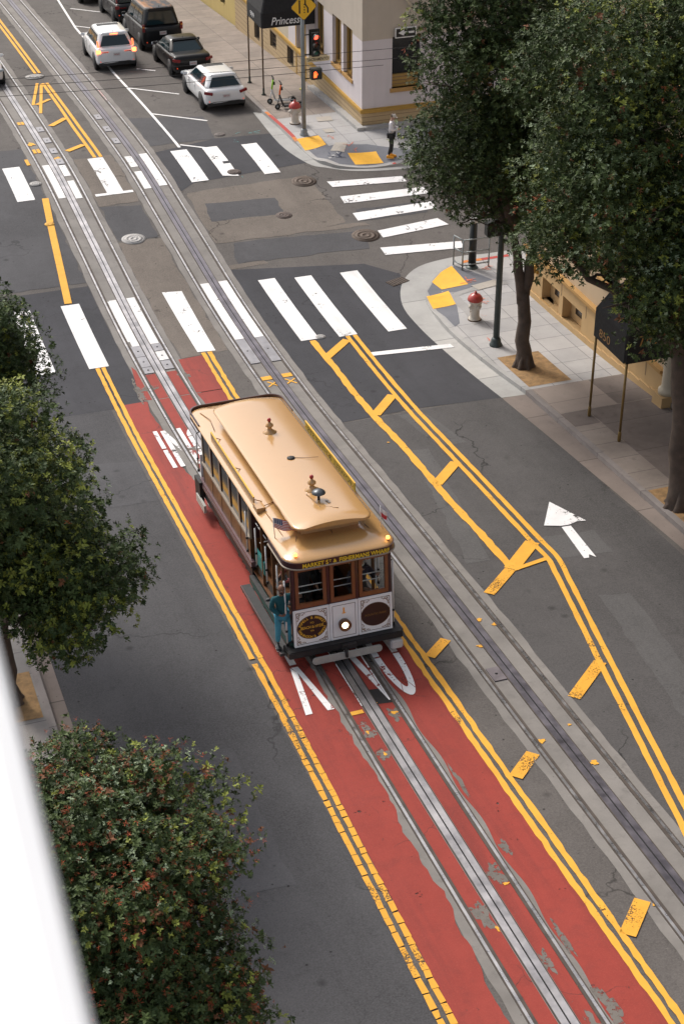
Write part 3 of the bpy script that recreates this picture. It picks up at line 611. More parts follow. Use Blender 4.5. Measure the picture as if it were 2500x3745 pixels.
# front face: white dash panels
FX=[(-1.10,-.31),(-.30,.325),(.335,1.10)]
def ellipse(cx,cz,rx,rz,y,n=36): return [(cx+rx*math.cos(2*PI*k/n),y,cz+rz*math.sin(2*PI*k/n)) for k in range(n)]
def disc(g,cx,cz,rx,rz,y0,y1,m,n=36): g.rings([ellipse(cx,cz,rx,rz,y0,n),ellipse(cx,cz,rx,rz,y1,n)],m)
def fronttext(g,body,cx,cz,y,m,w=None,h=None,bold=.012,shear=0):
    vs,fs=text_geo(body,1,shear,bold,w,h); g.add(place(vs,(cx,y,cz),(1,0,0),(0,0,1)),fs,m)
for i,(a,b) in enumerate(FX):
    g=G(); g.b(a,b,-.20,-.14,.50,1.40,WPAN); p=P_(g,'dash_panel',bevel=.008)
    g=G(); e=.055
    for x0,x1,z0,z1 in ((a+e,b-e,.56,.568),(a+e,b-e,1.332,1.34),(a+e,a+e+.008,.568,1.332),(b-e-.008,b-e,.568,1.332)): g.b(x0,x1,-.204,-.2005,z0,z1,MAR)
    P_(g,'pinstripe',p)
    if i!=1:
        cx=(a+b)/2; g=G(); disc(g,cx,.95,.33,.285,-.208,-.2005,mat('oval_brown',(.035,.012,.010),.35)); ov=P_(g,'oval_sign',p)
        g=G()
        n=48
        for k in range(n):
            a0,a1=2*PI*k/n,2*PI*(k+1)/n
            q=[(cx+r*.33*math.cos(t),-.2095,.95+r*.285*math.sin(t)) for r,t in ((.965,a0),(.965,a1),(.985,a1),(.985,a0))]; g.add(q,[(0,1,2,3)],GOLDD)
        # scrollwork in the four corners
        for sx in (-1,1):
            for sz in (-1,1):
                ox,oz=cx+sx*((b-a)/2-.085),.95+sz*.355
                for k,(dx,dz,r) in enumerate(((0,0,.028),(.06,.01,.022),(.01,.06,.022),(.11,.015,.016),(.015,.11,.016),(.15,.0,.010),(.0,.15,.010),(.035,.035,.018))):
                    x,z=ox-sx*dx,oz-sz*dz
                    pts=[(x+r*math.cos(t),-.2065,z+r*math.sin(t)) for t in [j*PI/5+k for j in range(8)]]
                    g.tube(pts,.006,GOLDD,4,smooth=False)
        P_(g,'gold_scrollwork',p)
        g=G(); mg=GOLD if i==0 else mat('gold_faded',(.20,.10,.02),.5)
        def arctext(body,rx,rz,a0,a1,h):
            n=len(body)
            for k,ch in enumerate(body):
                if ch==' ': continue
                t=R(a0+(a1-a0)*(k+.5)/n); vs,fs=text_geo(ch,1,0,.02,None,h)
                up_=Vector((math.cos(t)*rz,0,math.sin(t)*rx)).normalized()
                if a1>a0: up_=-up_
                xd=Vector((up_.z,0,-up_.x)); g.add(place(vs,(cx+rx*math.cos(t),-.211,.95+rz*math.sin(t)),xd,up_),fs,mg)
        if i==0:
            arctext('POWELL & MARKET',.275,.232,168,12,.062); fronttext(g,'TO',cx,1.055,-.211,mg,None,.045); fronttext(g,'BEACH & HYDE',cx,.955,-.211,mg,.50,.07,.02)
            fronttext(g,'VIA',cx,.86,-.211,mg,None,.04); arctext('WASHINGTON & JACKSON',.28,.236,190,350,.058)
        else:
            fronttext(g,'AQUATIC PARK',cx,.955,-.211,mg,.50,.06,.015)
        P_(g,'lettering',ov)
    else:
        g=G(); fronttext(g,'1',.01,1.19,-.204,mat('numeral_gold',(.85,.40,.05),.4),None,.15,.045); g.b(-.035,.055,-.206,-.2005,1.125,1.14,mat('numeral_gold'))
        P_(g,'number',p)
        g=G(); g.lathe([(.075,-.30),(.12,-.33),(.135,-.33),(.135,-.29),(.12,-.2),(0,-.2)],mat('brass',(.16,.07,.03),.35,.3),24,(.0,0,.88),axis='Y'); hl=P_(g,'headlight')
        g=G(); g.lathe([(0,-.325),(.05,-.322),(.068,-.312),(.068,-.30),(0,-.30)],mat('lamp_glow',(1,.9,.7),.3,emit=(1,.86,.58),es=5),20,(.0,0,.88),axis='Y'); P_(g,'lamp_glass',hl)
# front posts and window frames
g=G()
for x in (-1.10,-.335,.30,1.04): g.b(x,x+.065,-.17,-.08,1.38,2.45,MAR)
g.b(-1.10,1.105,-.17,-.08,2.36,2.46,MAR); g.b(-1.10,1.105,-.175,-.08,1.385,1.43,MAR); P_(g,'front_posts',bevel=.006)
for i,(a,b) in enumerate(((-1.03,-.345),(-.262,.292),(.375,1.03))):
    g=G(); z0,z1=1.43,2.36; wf=.075
    for x0,x1,q0,q1 in ((a,a+wf,z0,z1),(b-wf,b,z0,z1),(a+wf,b-wf,z0,z0+.10),(a+wf,b-wf,z1-.06,z1)): g.b(x0,x1,-.19,-.13,q0,q1,BRN)
    wfo=P_(g,'front_window',bevel=.006)
    g=G(); g.b(a+wf,b-wf,-.162,-.158,z0+.1,z1-.06,CGL); P_(g,'pane',wfo)
# white inner rails seen through the windows
g=G()
for z in (1.62,1.78): g.tube([(-1.0,.12,z),(1.0,.12,z)],.012,WPOLE,6)
g.tube([(.86,.12,1.0),(.86,.12,2.3)],.012,WPOLE,6); P_(g,'inner_guard_rail')
# letterboard round the front
def fronthoop(z0,z1,y_front,hx,r,y_back,m,name,th=.03,par=cc,sgn=1,rim=True):
    g=G(); pts=[(-hx,y_back)]
    for k in range(9): a=R(180+90*k/8); pts.append((-hx+r+r*math.cos(a),y_front+r+r*math.sin(a)))
    for k in range(9): a=R(270+90*k/8); pts.append((hx-r+r*math.cos(a),y_front+r+r*math.sin(a)))
    pts.append((hx,y_back))
    if sgn<0: pts=[(x,2*0+ (7.9-(y))) for x,y in pts]
    n=len(pts); vs=[(x,y,z) for z in (z0,z1) for x,y in pts]; vs+=[(x*(1-th/hx),y+(th if sgn>0 else -th)*(1 if 0<i<n-1 else 0),z) for z in (z0,z1) for i,(x,y) in enumerate(pts)]
    fs=[]
    for i in range(n-1):
        fs+=[(i,i+1,n+i+1,n+i),(2*n+i,3*n+i,3*n+i+1,2*n+i+1),(n+i,n+i+1,3*n+i+1,3*n+i),(i,2*n+i,2*n+i+1,i+1)]
    g.add(vs,fs,m)
    if rim: g.tube([(x,y,z0) for x,y in pts],.022,CREAM,6)
    return P_(g,name,par)
lb=fronthoop(2.44,2.585,-.33,1.235,.38,1.0,MAR,'letterboard')
g=G(); fronttext(g,'MARKET S',-.605,2.514,-.336,mat('sign_gold',(.80,.56,.03),.4),.56,.105,.03); fronttext(g,'T',-.285,2.53,-.336,mat('sign_gold'),None,.06,.02)
fronttext(g,'&',-.18,2.512,-.336,mat('sign_gold'),None,.085,.03); fronttext(g,'FISHERMANS WHARF',.465,2.514,-.336,mat('sign_gold'),1.10,.105,.03); P_(g,'destination_lettering',lb)
fronthoop(2.46,2.66,-.27,1.2,.35,.9,MAR,'rear_rim',sgn=-1,rim=False)
# lower roof
def roofring(hx,y0,y1,r,z,n=7): return [(x,y,z) for x,y,_ in rrect(hx,(y1-y0)/2,r,n,0,(y0+y1)/2)]
g=G(); rg=[roofring(1.20,-.30,8.1,.37,2.575),roofring(1.225,-.32,8.11,.39,2.585),roofring(1.215,-.31,8.09,.385,2.60)]
for t,z in ((.05,2.622),(.12,2.65),(.20,2.677),(.28,2.702),(.37,2.727),(.45,2.748),(.54,2.766),(.62,2.782)): rg.append(roofring(1.235-t,-.33+t,8.1-t,max(.05,.40-t*.55),z))
g.rings(rg,TAN,smooth=True); g.f[-1]; P_(g,'lower_roof')
for pts in ([(0,.45,2.80),(0,.0,2.71)],[(-.75,.5,2.78),(-.95,-.05,2.64)],[(.75,.5,2.78),(.95,-.05,2.64)],[(-1.0,2.0,2.7),(-.98,1.2,2.71),(-.95,.4,2.68)],[(-1.0,7.6,2.7),(-.9,7.0,2.75),(-.95,6.4,2.73)],[(-.75,7.8,2.72),(-.45,7.3,2.82)]):
    g=G(); g.tube(pts,.009,GOLDD,5); P_(g,'roof_cable')
# clerestory
g=G(); g.b(-.64,.64,.52,6.75,2.74,3.06,TAN)
g.b(-.30,.30,.512,.524,2.92,2.99,SLOT); cl=P_(g,'clerestory_wall')
for i in range(12):
    for s in (-1,1):
        g=G(); g.b(*sorted((s*.642,s*.648)),.8+i*.49,1.18+i*.49,2.86,3.02,GLASS); P_(g,'clerestory_light',cl)
g=G(); nx_,ny_=28,90; y0_,y1_,hw_,rr_=.17,6.95,.87,.26
def upz(x,y): 
    d=min(y-y0_,y1_-y); return 3.206-.125*(x/hw_)**2-(.05*(1-min(1,d/.35))**2)
def upw(y):
    d=min(y-y0_,y1_-y); return hw_ if d>=rr_ else hw_-rr_+math.sqrt(max(0,rr_*rr_-(rr_-d)**2))
ys_=[y0_+.0005]+[y0_+.26*(1-math.cos(PI/2*k/7)) for k in range(1,8)]; ys_+=[y0_+.26+(y1_-y0_-.52)*k/60 for k in range(1,60)]; ys_+=[y1_-v for v in [a-y0_ for a in ys_[:8]][::-1]]
vs=[];n_=nx_+1
for y in ys_:
    w_=upw(y)
    for k in range(n_): x=w_*(-1+2*k/nx_); vs.append((x,y,upz(x,y)))
m_=len(ys_); fs=[(j_*n_+k,j_*n_+k+1,(j_+1)*n_+k+1,(j_+1)*n_+k) for j_ in range(m_-1) for k in range(nx_)]; g.add(vs,fs,TAN,True)
rim=[k for k in range(n_)]+[j_*n_+nx_ for j_ in range(1,m_)]+[(m_-1)*n_+k for k in range(nx_-1,-1,-1)]+[j_*n_ for j_ in range(m_-2,0,-1)]
r0_=[vs[k] for k in rim]; g.rings([r0_,[(x,y,3.045) for x,y,z in r0_]],TAN,cap0=False)
P_(g,'upper_roof')
g=G()
# roof vents with red finials
for y in (1.62,4.8):
    g=G(); g.lathe([(.17,3.18),(.165,3.21),(.08,3.26),(.05,3.30),(.05,3.33),(.095,3.36),(.09,3.40),(.04,3.44),(.03,3.47)],TAN,18,(-.02,y,0)); v=P_(g,'roof_vent')
    g=G(); g.lathe([(0,3.47),(.035,3.475),(.048,3.51),(.035,3.55),(0,3.565)],mat('finial_red',(.35,.02,.015),.35,coat=.4),14,(-.02,y,0)); P_(g,'finial',v)
g=G(); g.lathe([(.09,3.19),(.09,3.225),(.05,3.24),(0,3.24)],BLK,16,(.02,3.28,0)); g.tube([(.08,3.28,3.21),(.35,3.18,3.205),(.62,3.15,3.19)],.006,GOLDD,5); P_(g,'antenna')
g=G(); g.lathe([(.03,3.20),(.03,3.32)],BLK,12,(-.03,1.12,0)); g.lathe([(.15,3.36),(.145,3.39),(.10,3.43),(.03,3.45),(0,3.455)],m_noisy('bell_grey',(.09,.10,.11),.4,.6,.2,5),20,(-.03,1.12,0)); g.lathe([(0,3.355),(.15,3.36)],BLK,20,(-.03,1.12,0)); P_(g,'bell')
g=G(); g.tube([(-.2,1.45,3.21),(-.13,1.0,3.20),(-.1,.78,3.20),(.12,.72,3.20),(.14,.66,3.2),(.24,.62,3.2)],.010,GOLDD,5); g.box((0.12,.95,3.21),(.05,.14,.02),CREAM,rz=.2); P_(g,'bell_pull')
# side sign boards on the roof
YG_=mat('sign_board_yellow',(.48,.36,.02),.45)
for s,y0,y1 in ((-1,2.35,6.0),(1,2.15,5.75)):
    g=G(); x=s*1.13; g.b(x-.012,x+.012,y0,y1,2.66,2.88,YG_ if s>0 else TAN); g.b(x-.018,x+.018,y0,y1,2.88,2.90,GOLD)
    for y in (y0+.1,(y0+y1)/2,y1-.1): g.tube([(x,y,2.8),(x-s*.25,y,2.68)],.012,TAN,5)
    bo=P_(g,'roof_sign_board')
    if s>0:
        g=G()
        vs,fs=text_geo('POWELL & HYDE STS',1,0,.02,3.2,.13); g.add(place(vs,(x-.0135,(y0+y1)/2,2.77),(0,1,0),(0,0,1)),fs,mat('sign_dark',(.10,.075,.01),.5)); P_(g,'side_lettering',bo)
g=G(); g.b(-1.17,-.97,2.02,2.32,2.66,2.77,TAN); g.tube([(-1.0,2.15,2.74),(-.7,2.2,2.78)],.012,TAN,6); P_(g,'junction_box')
# roof lamps
for x in (-.97,1.06):
    g=G(); g.lathe([(.03,2.6),(.03,2.66)],GOLDD,10,(x,-.13,0)); l=P_(g,'roof_lamp'); g=G(); g.lathe([(0,2.655),(.035,2.67),(.045,2.70),(.03,2.735),(0,2.745)],mat('amber_lamp',(1,.5,.1),.3,emit=(1,.42,.08),es=3),12,(x,-.13,0)); P_(g,'bulb',l)
# flags
def flag(x,y,z,w,h,kind,dirx,name):
    g=G(); g.tube([(x,y,z),(x-.02,y,z+.55)],.010,WPOLE,6); f=P_(g,name)
    g=G(); n=10
    red=mat('flag_red',(.50,.04,.05),.7); wh=mat('flag_white',(.70,.68,.68),.7); bl=mat('flag_blue',(.03,.07,.20),.7)
    rows=13 if kind else 2
    def pt(u,v): return (x-.02+dirx*w*u, y+.05*math.sin(u*7+v)-.12*u, z+.54-h*v-.14*u-.02*math.sin(u*6))
    for r_ in range(rows):
        for c_ in range(n):
            u0,u1,v0,v1=c_/n,(c_+1)/n,r_/rows,(r_+1)/rows
            m=(red if r_%2==0 else wh) if kind else (wh if r_==0 else red)
            if kind and r_<7 and c_<4: m=bl
            g.add([pt(u0,v0),pt(u1,v0),pt(u1,v1),pt(u0,v1)],[(0,1,2,3)],m,True)
    P_(g,'cloth',f)
    if kind:
        g=G()
        for r_ in range(5):
            for c_ in range(5):
                p=Vector(pt(.035+c_*.075,.05+r_*.1)); g.box(p+Vector((0,-.006,0)),(.014,.004,.014),wh)
        P_(g,'stars',f)
flag(-1.12,.82,2.60,.46,.24,True,1,'flag'); flag(1.13,.45,2.60,.34,.2,False,.35,'flag')
# enclosed cabin (rear)
for s in (-1,1):
    g=G(); x=s*1.03; a,b=sorted((x,s*1.08)); g.b(a,b,3.12,7.35,.95,1.45,WOOD); g.b(*sorted((s*1.03,s*1.13)),2.95,7.6,.82,.95,PURP); g.b(*sorted((s*1.03,s*1.15)),2.95,7.6,.80,.83,MAR)
    for k in range(6): g.b(*sorted((s*1.08,s*1.088)),3.12+k*.84-.02,3.12+k*.84+.02,.95,1.45,MAR)
    P_(g,'side_panel')
    g=G(); g.b(*sorted((s*1.03,s*1.115)),3.12,7.35,1.45,1.50,CREAM); g.b(*sorted((s*1.03,s*1.07)),3.12,7.35,2.38,2.50,MAR); P_(g,'window_rail')
    for k in range(5):
        y0=3.12+k*.846; g=G()
        g.b(a,b,y0,y0+.07,1.5,2.4,CREAM); g.b(a,b,y0+.776,y0+.846,1.5,2.4,CREAM if k==4 else MAR); g.b(a,b,y0+.07,y0+.776,2.33,2.38,MAR); wdw=P_(g,'side_window'); g=G(); g.b(s*1.055-.003,s*1.055+.003,y0+.07,y0+.776,1.5,2.33,GLASS); P_(g,'pane',wdw)
g=G(); g.b(-1.03,1.03,3.12,3.17,.7,1.45,WOOD); g.b(-1.03,-.35,3.12,3.17,1.45,2.45,MAR); g.b(.35,1.03,3.12,3.17,1.45,2.45,MAR); g.b(-1.03,1.03,7.3,7.35,.7,2.45,MAR); P_(g,'bulkhead')
# corner white grab poles
def pole(x,y,z0,z1,r=.02):
    g=G(); g.tube([(x,y,z0),(x,y,z1)],r,WPOLE,8); g.lathe([(r+.008,z0+.30),(r+.008,z0+.35)],BLK,8,(x,y,0)); g.lathe([(r+.01,z0-.03),(r+.01,z0+.03)],BLK,8,(x,y,0)); g.tube([(x,y,z1),(x*.93,y,z1+.03)],.012,BLK,6); return P_(g,'grab_pole')
for s in (-1,1):
    pole(s*1.20,.02,.50,2.05); pole(s*1.14,.76,1.12,2.02); pole(s*1.14,1.6,1.15,2.05); pole(s*1.14,2.4,1.15,2.1); pole(s*1.14,3.17,1.15,2.15); pole(s*1.14,7.62,1.15,2.15)
# wooden posts of the open section, benches
for s in (-1,1):
    for y in (.72,1.5,2.3): g=G(); g.b(*sorted((s*.98,s*1.04)),y,y+.06,.66,2.5,WOOD); P_(g,'body_post',bevel=.006)
    g=G(); g.b(*sorted((s*1.04,s*1.11)),-.14,-.07,.6,2.5,MAR); P_(g,'body_post',bevel=.006)
for s in (-1,1):
    g=G(); g.b(*sorted((s*.62,s*1.0)),.55,2.95,.95,1.0,WOOD); g.b(*sorted((s*.60,s*.64)),.55,2.95,1.0,1.5,WOOD); g.b(*sorted((s*.64,s*.98)),.55,2.95,.66,.95,mat('bench_side',(.05,.035,.025),.6)); b_=P_(g,'bench')
    g=G(); g.b(*sorted((s*.97,s*1.03)),2.2,2.95,.98,1.3,TEAL); P_(g,'bench_end_panel',b_)
g=G(); g.tube([(-.98,2.1,1.95),(-.98,2.9,1.95)],.012,WPOLE,6); g.tube([(-1.0,2.6,1.6),(-.6,2.65,1.6)],.012,WPOLE,6); P_(g,'hand_rail')
g=G(); g.tube([(0,1.2,.66),(0,1.15,1.5)],.03,BLK,8); g.tube([(.15,1.3,.66),(.18,1.1,1.55)],.025,BLK,8); g.b(-.2,.3,1.1,1.4,.66,.9,BLK); P_(g,'grip_levers')
# front bumper and wheel guard
g=G(); g.b(-1.28,1.28,-.36,-.16,.33,.49,BLK); g.b(-1.28,-1.1,-.16,.1,.33,.46,BLK); g.b(1.1,1.28,-.16,.1,.33,.46,BLK); bp_=P_(g,'bumper',bevel=.02)
g=G(); g.b(-.12,.2,-.44,-.36,.36,.47,BLK); g.tube([(-.05,-.40,.40),(-.06,-.52,.34),(-.06,-.55,.24)],[.04,.035,.03],BLK,8); P_(g,'coupler',bp_)
g=G(); pts=rrect(.78,.085,.08,6); g.rings([[(x-.03,-.50,.26+y) for x,y,_ in pts],[(x-.03,-.46,.26+y) for x,y,_ in pts]],GREYP); P_(g,'pilot_board',bevel=.006)
g=G(); g.b(.98,1.26,-.42,-.12,.10,.30,mat('guard_pale',(.55,.53,.52),.5)); P_(g,'corner_guard',bevel=.03)
g=G(); g.b(-1.20,-1.10,7.4,7.9,.25,.9,BLK); g.b(-1.24,-1.18,6.9,7.7,.3,.5,GREYP); g.b(-1.05,1.05,7.95,8.15,.35,.5,BLK); g.b(-1.03,1.03,7.85,7.9,.7,1.45,WPAN); P_(g,'rear_platform')

# ================================================================ cars
TYRE=m_noisy('tyre',(.02,.02,.02),.85,0,.2,9); RIM=m_noisy('rim_grey',(.22,.22,.23),.35,.8,.2,6); RIMD=mat('rim_dark',(.04,.04,.045),.4,.5); BLKP=m_noisy('black_plastic',(.02,.02,.021),.6,0,.2,9); CG=mat('car_glass',(.008,.022,.027),.05,spec=.55)
LRED=mat('tail_red',(.20,.008,.010),.2,coat=.5); LREDON=mat('tail_on',(.9,.2,.08),.3,emit=(1,.16,.05),es=5); PLW=mat('plate_white',(.55,.55,.56),.5); LHEAD=mat('head_lamp',(.4,.45,.5),.1,spec=.9); AMB=mat('amber_lens',(.7,.22,.02),.3)
def car(label,x,y,yaw,paint,W=1.8,L=4.4,H=1.45,belt=.92,hood=.95,deck=0,kind='hatch',brake=False,rim=RIM,clad=None,sunroof=False,group='cars on the street',name='parked_car',roofm=None,wr=.33,roofrack=False,rearglass=(.30,.92),pl='7ABC123',cat='car'):
    """local: +y front of the car, z up, origin on the ground under the rear axle middle of length"""
    ang=math.atan(gz(y+1.5)-gz(y-1.5))/1 if False else math.atan((gz(y+1.5)-gz(y-1.5))/3)
    e=empty(name,(x,y,gz(y)+.012),(0,0,0),label,cat,group)
    dirv=Vector((math.sin(-yaw),math.cos(-yaw),0)); Mr=Matrix.Rotation(ang,4,'X')@Matrix.Rotation(yaw,4,'Z'); e.rotation_euler=Mr.to_euler()
    h=W/2; r0=-L/2; f0=L/2
    # ---- lower body, lofted along y
    def sec(y,w,zb,zs,crown,tuck=.05):
        w2=w/2; return [(-w2*.86,y,zb),(-w2*.97,y,zb+.06),(-w2,y,zb+.22),(-w2*1.005,y,(zb+zs)/2+.05),(-w2*.985,y,zs-.08),(-w2*.93,y,zs-.012),(-w2*.80,y,zs+crown*.5),(-w2*.4,y,zs+crown),(w2*.4,y,zs+crown),(w2*.80,y,zs+crown*.5),(w2*.93,y,zs-.012),(w2*.985,y,zs-.08),(w2*1.005,y,(zb+zs)/2+.05),(w2,y,zb+.22),(w2*.97,y,zb+.06),(w2*.86,y,zb)]
    deckz=belt+ (.06 if kind=='sedan' else .02)
    st=[sec(r0,W*.72,.50,belt-.22,.0),sec(r0+.02,W*.84,.36,belt-.10,.01),sec(r0+.10,W*.93,.26,deckz-.03,.01),sec(r0+.32,W*.985,.22,deckz,.02),sec(r0+.9,W,.20,belt+.02,.03),sec(-.3,W,.19,belt,.03),sec(.6,W,.19,belt-.01,.03),
        sec(f0-1.35,W*.995,.20,belt-.02,.04),sec(f0-.8,W*.975,.22,hood-.10,.05),sec(f0-.35,W*.93,.25,hood-.17,.05),sec(f0-.10,W*.84,.32,hood-.28,.03),sec(f0,W*.66,.42,hood-.40,.0)]
    g=G(); g.rings(st,paint,smooth=True); body=g.build('body',e,subd=2)
    # ---- greenhouse
    rz=H; rb=r0+(.22 if kind!='sedan' else .95); fb=f0-(1.15 if kind!='van' else .95)
    rt_=r0+((.50 if kind=='hatch' else .42 if kind=='suv' else .30) if kind!='sedan' else 1.55); ft=f0-(1.95 if kind!='van' else 1.55)
    wb,wt=W*.90,W*(.66 if kind=='hatch' else .70)
    rows=[]
    for t in (0,.25,.5,.75,.92,1.0):
        c=t**1.15; w_=(wb+(wt-wb)*t)/2; yb=rb+(rt_-rb)*c; yf=fb+(ft-fb)*t; z=belt-.03+(rz-.05-belt+.03)*t
        rows.append([(p[0],p[1],z) for p in rrect(w_,(yf-yb)/2,.16+.10*t,3,0,(yf+yb)/2)])
    w_,yb,yf=wt/2-.10,rt_+.14,ft-.16
    rows.append([(p[0],p[1],rz-.012) for p in rrect(w_,(yf-yb)/2,.2,3,0,(yf+yb)/2)]); rows.append([(p[0],p[1],rz) for p in rrect(w_*.5,(yf-yb)/2*.8,.1,3,0,(yf+yb)/2)])
    rm=roofm or paint
    g=G(); g.rings(rows,paint,smooth=True); g.build('cabin',e)
    if roofm:
        g=G(); g.rings([[(p[0],p[1],rz-.02) for p in rrect(wt/2-.03,(ft-rt_)/2-.05,.2,4,0,(ft+rt_)/2)],[(p[0],p[1],rz+.008) for p in rrect(wt/2-.1,(ft-rt_)/2-.12,.2,4,0,(ft+rt_)/2)]],roofm,smooth=False); g.build('roof_panel',e)
    def gh(u,t,s):   # point on the greenhouse side s, u along 0 rear..1 front
        w2=(wb+(wt-wb)*t)/2; yb=rb+(rt_-rb)*t**1.15; yf=fb+(ft-fb)*t; return Vector((s*(w2+.006),yb+(yf-yb)*u,belt-.03+(rz-.02-belt)*t))
    for s in (-1,1):
        wins=[(.10,.34),(.36,.62),(.64,.90)] if kind!='sedan' else [(.08,.22),(.24,.56),(.58,.92)]
        for a,b in wins:
            g=G(); q=[gh(a,.14,s),gh(b,.14,s),gh(b if b<.85 else b-.02,.86,s),gh(a+(.03 if a<.2 else 0),.86,s)]
            if s<0: q=q[::-1]
            g.quad(*q,CG,.012); g.build('side_window',e)
    def rp(u,t,off=.008):  # rear face
        w2=(wb+(wt-wb)*t)/2-.05; yb=rb+(rt_-rb)*t**1.15; return Vector((-w2+2*w2*u,yb-off,belt-.03+(rz-.02-belt)*t+off*.3))
    a,b=rearglass
    g=G(); q=[rp(.05,.14),rp(.95,.14),rp(.90,.84),rp(.10,.84)]; g.quad(*q,CG,.014); g.quad(*[rp(u,t,.012) for u,t in ((.02,.90),(.98,.90),(.95,1.02),(.05,1.02))],paint,.05); rw=g.build('rear_window',e)
    def fp(u,t): 
        w2=(wb+(wt-wb)*t)/2-.05; yf=fb+(ft-fb)*t; return Vector((-w2+2*w2*u,yf+.012,belt-.03+(rz-.02-belt)*t))
    g=G(); g.quad(fp(.97,.10),fp(.03,.10),fp(.06,.88),fp(.94,.88),CG,.012); g.build('windscreen',e)
    # ---- rear details
    zt=belt-.12
    for s in (-1,1):
        g=G()
        if kind=='suv':
            g.box((s*(W*.43),r0+.085,zt-.03),(.22,.10,.17),LREDON if brake else LRED,rz=s*.32); g.box((s*(W*.28),r0+.03,zt-.05),(.34,.05,.07),LRED)
            g.box((s*(W*.425),r0+.20,belt+.16),(.06,.10,.30),LRED,rx=-.3)
        elif kind=='van':
            g.box((s*(W*.455),r0+.07,zt+.10),(.13,.10,.34),LRED,rz=s*.2); g.box((s*(W*.458),r0+.065,zt+.16),(.12,.11,.1),AMB,rz=s*.2)
        else:
            g.box((s*(W*.41),r0+.065,zt-.02),(.36,.10,.12),LRED,rz=s*.40,ry=-s*.16); g.box((s*(W*.36),r0+.05,zt-.03),(.10,.10,.05),mat('lens_pale',(.5,.4,.42),.2),rz=s*.3)
        g.build('tail_light',e,bevel=.015)
        g=G(); g.box((s*W*.36,r0+.05,.46),(.18,.05,.055),mat('reflector_red_glow',(.7,.05,.02),.3,emit=(1,.1,.03),es=.6)); g.build('reflector',e)  # no lamp: returned light put in as a faint red glow
    g=G(); 
    cl=clad or BLKP
    g.rings([[(x,r0+.10-abs(x)*.0,z) for x,z in ((-W*.44,.24),(W*.44,.24),(W*.45,.38),(W*.30,.44),(-W*.30,.44),(-W*.45,.38))],[(x,r0-.012+ (abs(x)/(W*.45))**3*.06,z) for x,z in ((-W*.40,.27),(W*.40,.27),(W*.42,.38),(W*.30,.43),(-W*.30,.43),(-W*.42,.38))]],cl); g.build('rear_bumper',e)
    g=G(); g.box((0,r0-.005,zt-.16),(.32,.02,.16),PLW); pp=g.build('number_plate',e)
    g=G(); vs,fs=text_geo(pl,1,0,.01,.24,.07); g.add(place(vs,(0,r0-.017,zt-.16),(1,0,0),(0,0,1)),fs,mat('plate_red' if kind!='van' else 'plate_ink',(.35,.06,.05),.6)); g.build('plate_number',pp)
    if brake: g=G(); g.box((0,rb+(rt_-rb)*.98-.05,rz-.075),(.34,.05,.045),LREDON); g.build('high_brake_light',e)
    if sunroof: g=G(); g.rings([[(p[0],p[1],rz-.03) for p in rrect(wt/2-.16,.20,.06,3,0,(ft+rt_)/2+.55)],[(p[0],p[1],rz+.006) for p in rrect(wt/2-.17,.19,.06,3,0,(ft+rt_)/2+.55)]],BLKP); g.build('sunroof',e)
    if roofrack:
        for s in (-1,1): g=G(); g.tube([(s*(wt/2-.05),rt_+.2,rz-.04),(s*(wt/2-.05),rt_+.3,rz+.03),(s*(wt/2-.05),ft-.4,rz+.03),(s*(wt/2-.05),ft-.3,rz-.04)],.018,BLKP,6); g.build('roof_rail',e)
    # antenna fin
    g=G(); g.box((0,rt_+.22,rz+.025),(.03,.10,.05),paint,taper=.5); g.build('antenna_fin',e)
    for s in (-1,1):
        g=G(); g.box((s*(h+.10),fb-.42,belt+.07),(.20,.10,.13),paint if kind!='sedan' else BLKP,rz=s*.2); g.build('door_mirror',e,bevel=.03)
        g=G(); g.box((s*(W*.38),f0-.09,hood-.30),(.34,.12,.11),LHEAD,rz=-s*.45); g.build('headlight',e,bevel=.02)
        g=G()
        for yy in (-.55,.45): g.box((s*(h*1.002),yy,(belt+.25)/2+.18),(.006,.012,belt-.36),SLOT)
        for yy in (-.38,.62): g.box((s*(h*1.004),yy,belt-.17),(.02,.16,.025),paint)
        g.build('door_seams',e)
    # ---- wheels with dark arches
    wrd=wr
    for yy in (f0-.86,r0+.80):
        for s in (-1,1):
            g=G(); g.lathe([(0,-.06),(wrd+.055,-.06),(wrd+.055,.007),(0,.007)] if s>0 else [(0,.06),(wrd+.055,.06),(wrd+.055,-.007),(0,-.007)],BLKP if not clad else clad,24,(s*h,yy,wrd+.01),axis='X'); 
            wa=g.build('wheel_arch',e)
            g=G(); k=s; g.lathe([(wrd*.62,k*.035),(wrd*.66,k*.02),(wrd*.9,k*.03),(wrd,k*.0),(wrd,-k*.18),(wrd*.6,-k*.18)],TYRE,26,(s*(h-.022),yy,wrd),axis='X'); wh=g.build('wheel',e)
            g=G(); g.lathe([(0,k*.02),(wrd*.10,k*.02),(wrd*.12,k*.0),(wrd*.58,-k*.01),(wrd*.62,k*.03),(wrd*.64,k*.03),(wrd*.64,-k*.03),(0,-k*.03)],RIMD,22,(s*(h-.022),yy,wrd),axis='X')
            for j in range(5): a_=j*2*PI/5; g.box((s*(h-.022)+k*.014,yy+.36*wrd*math.cos(a_),wrd+.36*wrd*math.sin(a_)),(.022,wrd*.54,wrd*.13),rim,rx=a_)
            g.build('rim',wh)
    return e
WP=mat('paint_pearl',(.72,.73,.74),.25,coat=.8); BP=mat('paint_black',(.006,.006,.007),.30,spec=.3,coat=.12); GP=mat('paint_graphite',(.010,.011,.013),.34,spec=.3,coat=.12)
RUSTR=m_noisy('faded_roof',(.10,.09,.09),.5,0,.6,2.2)
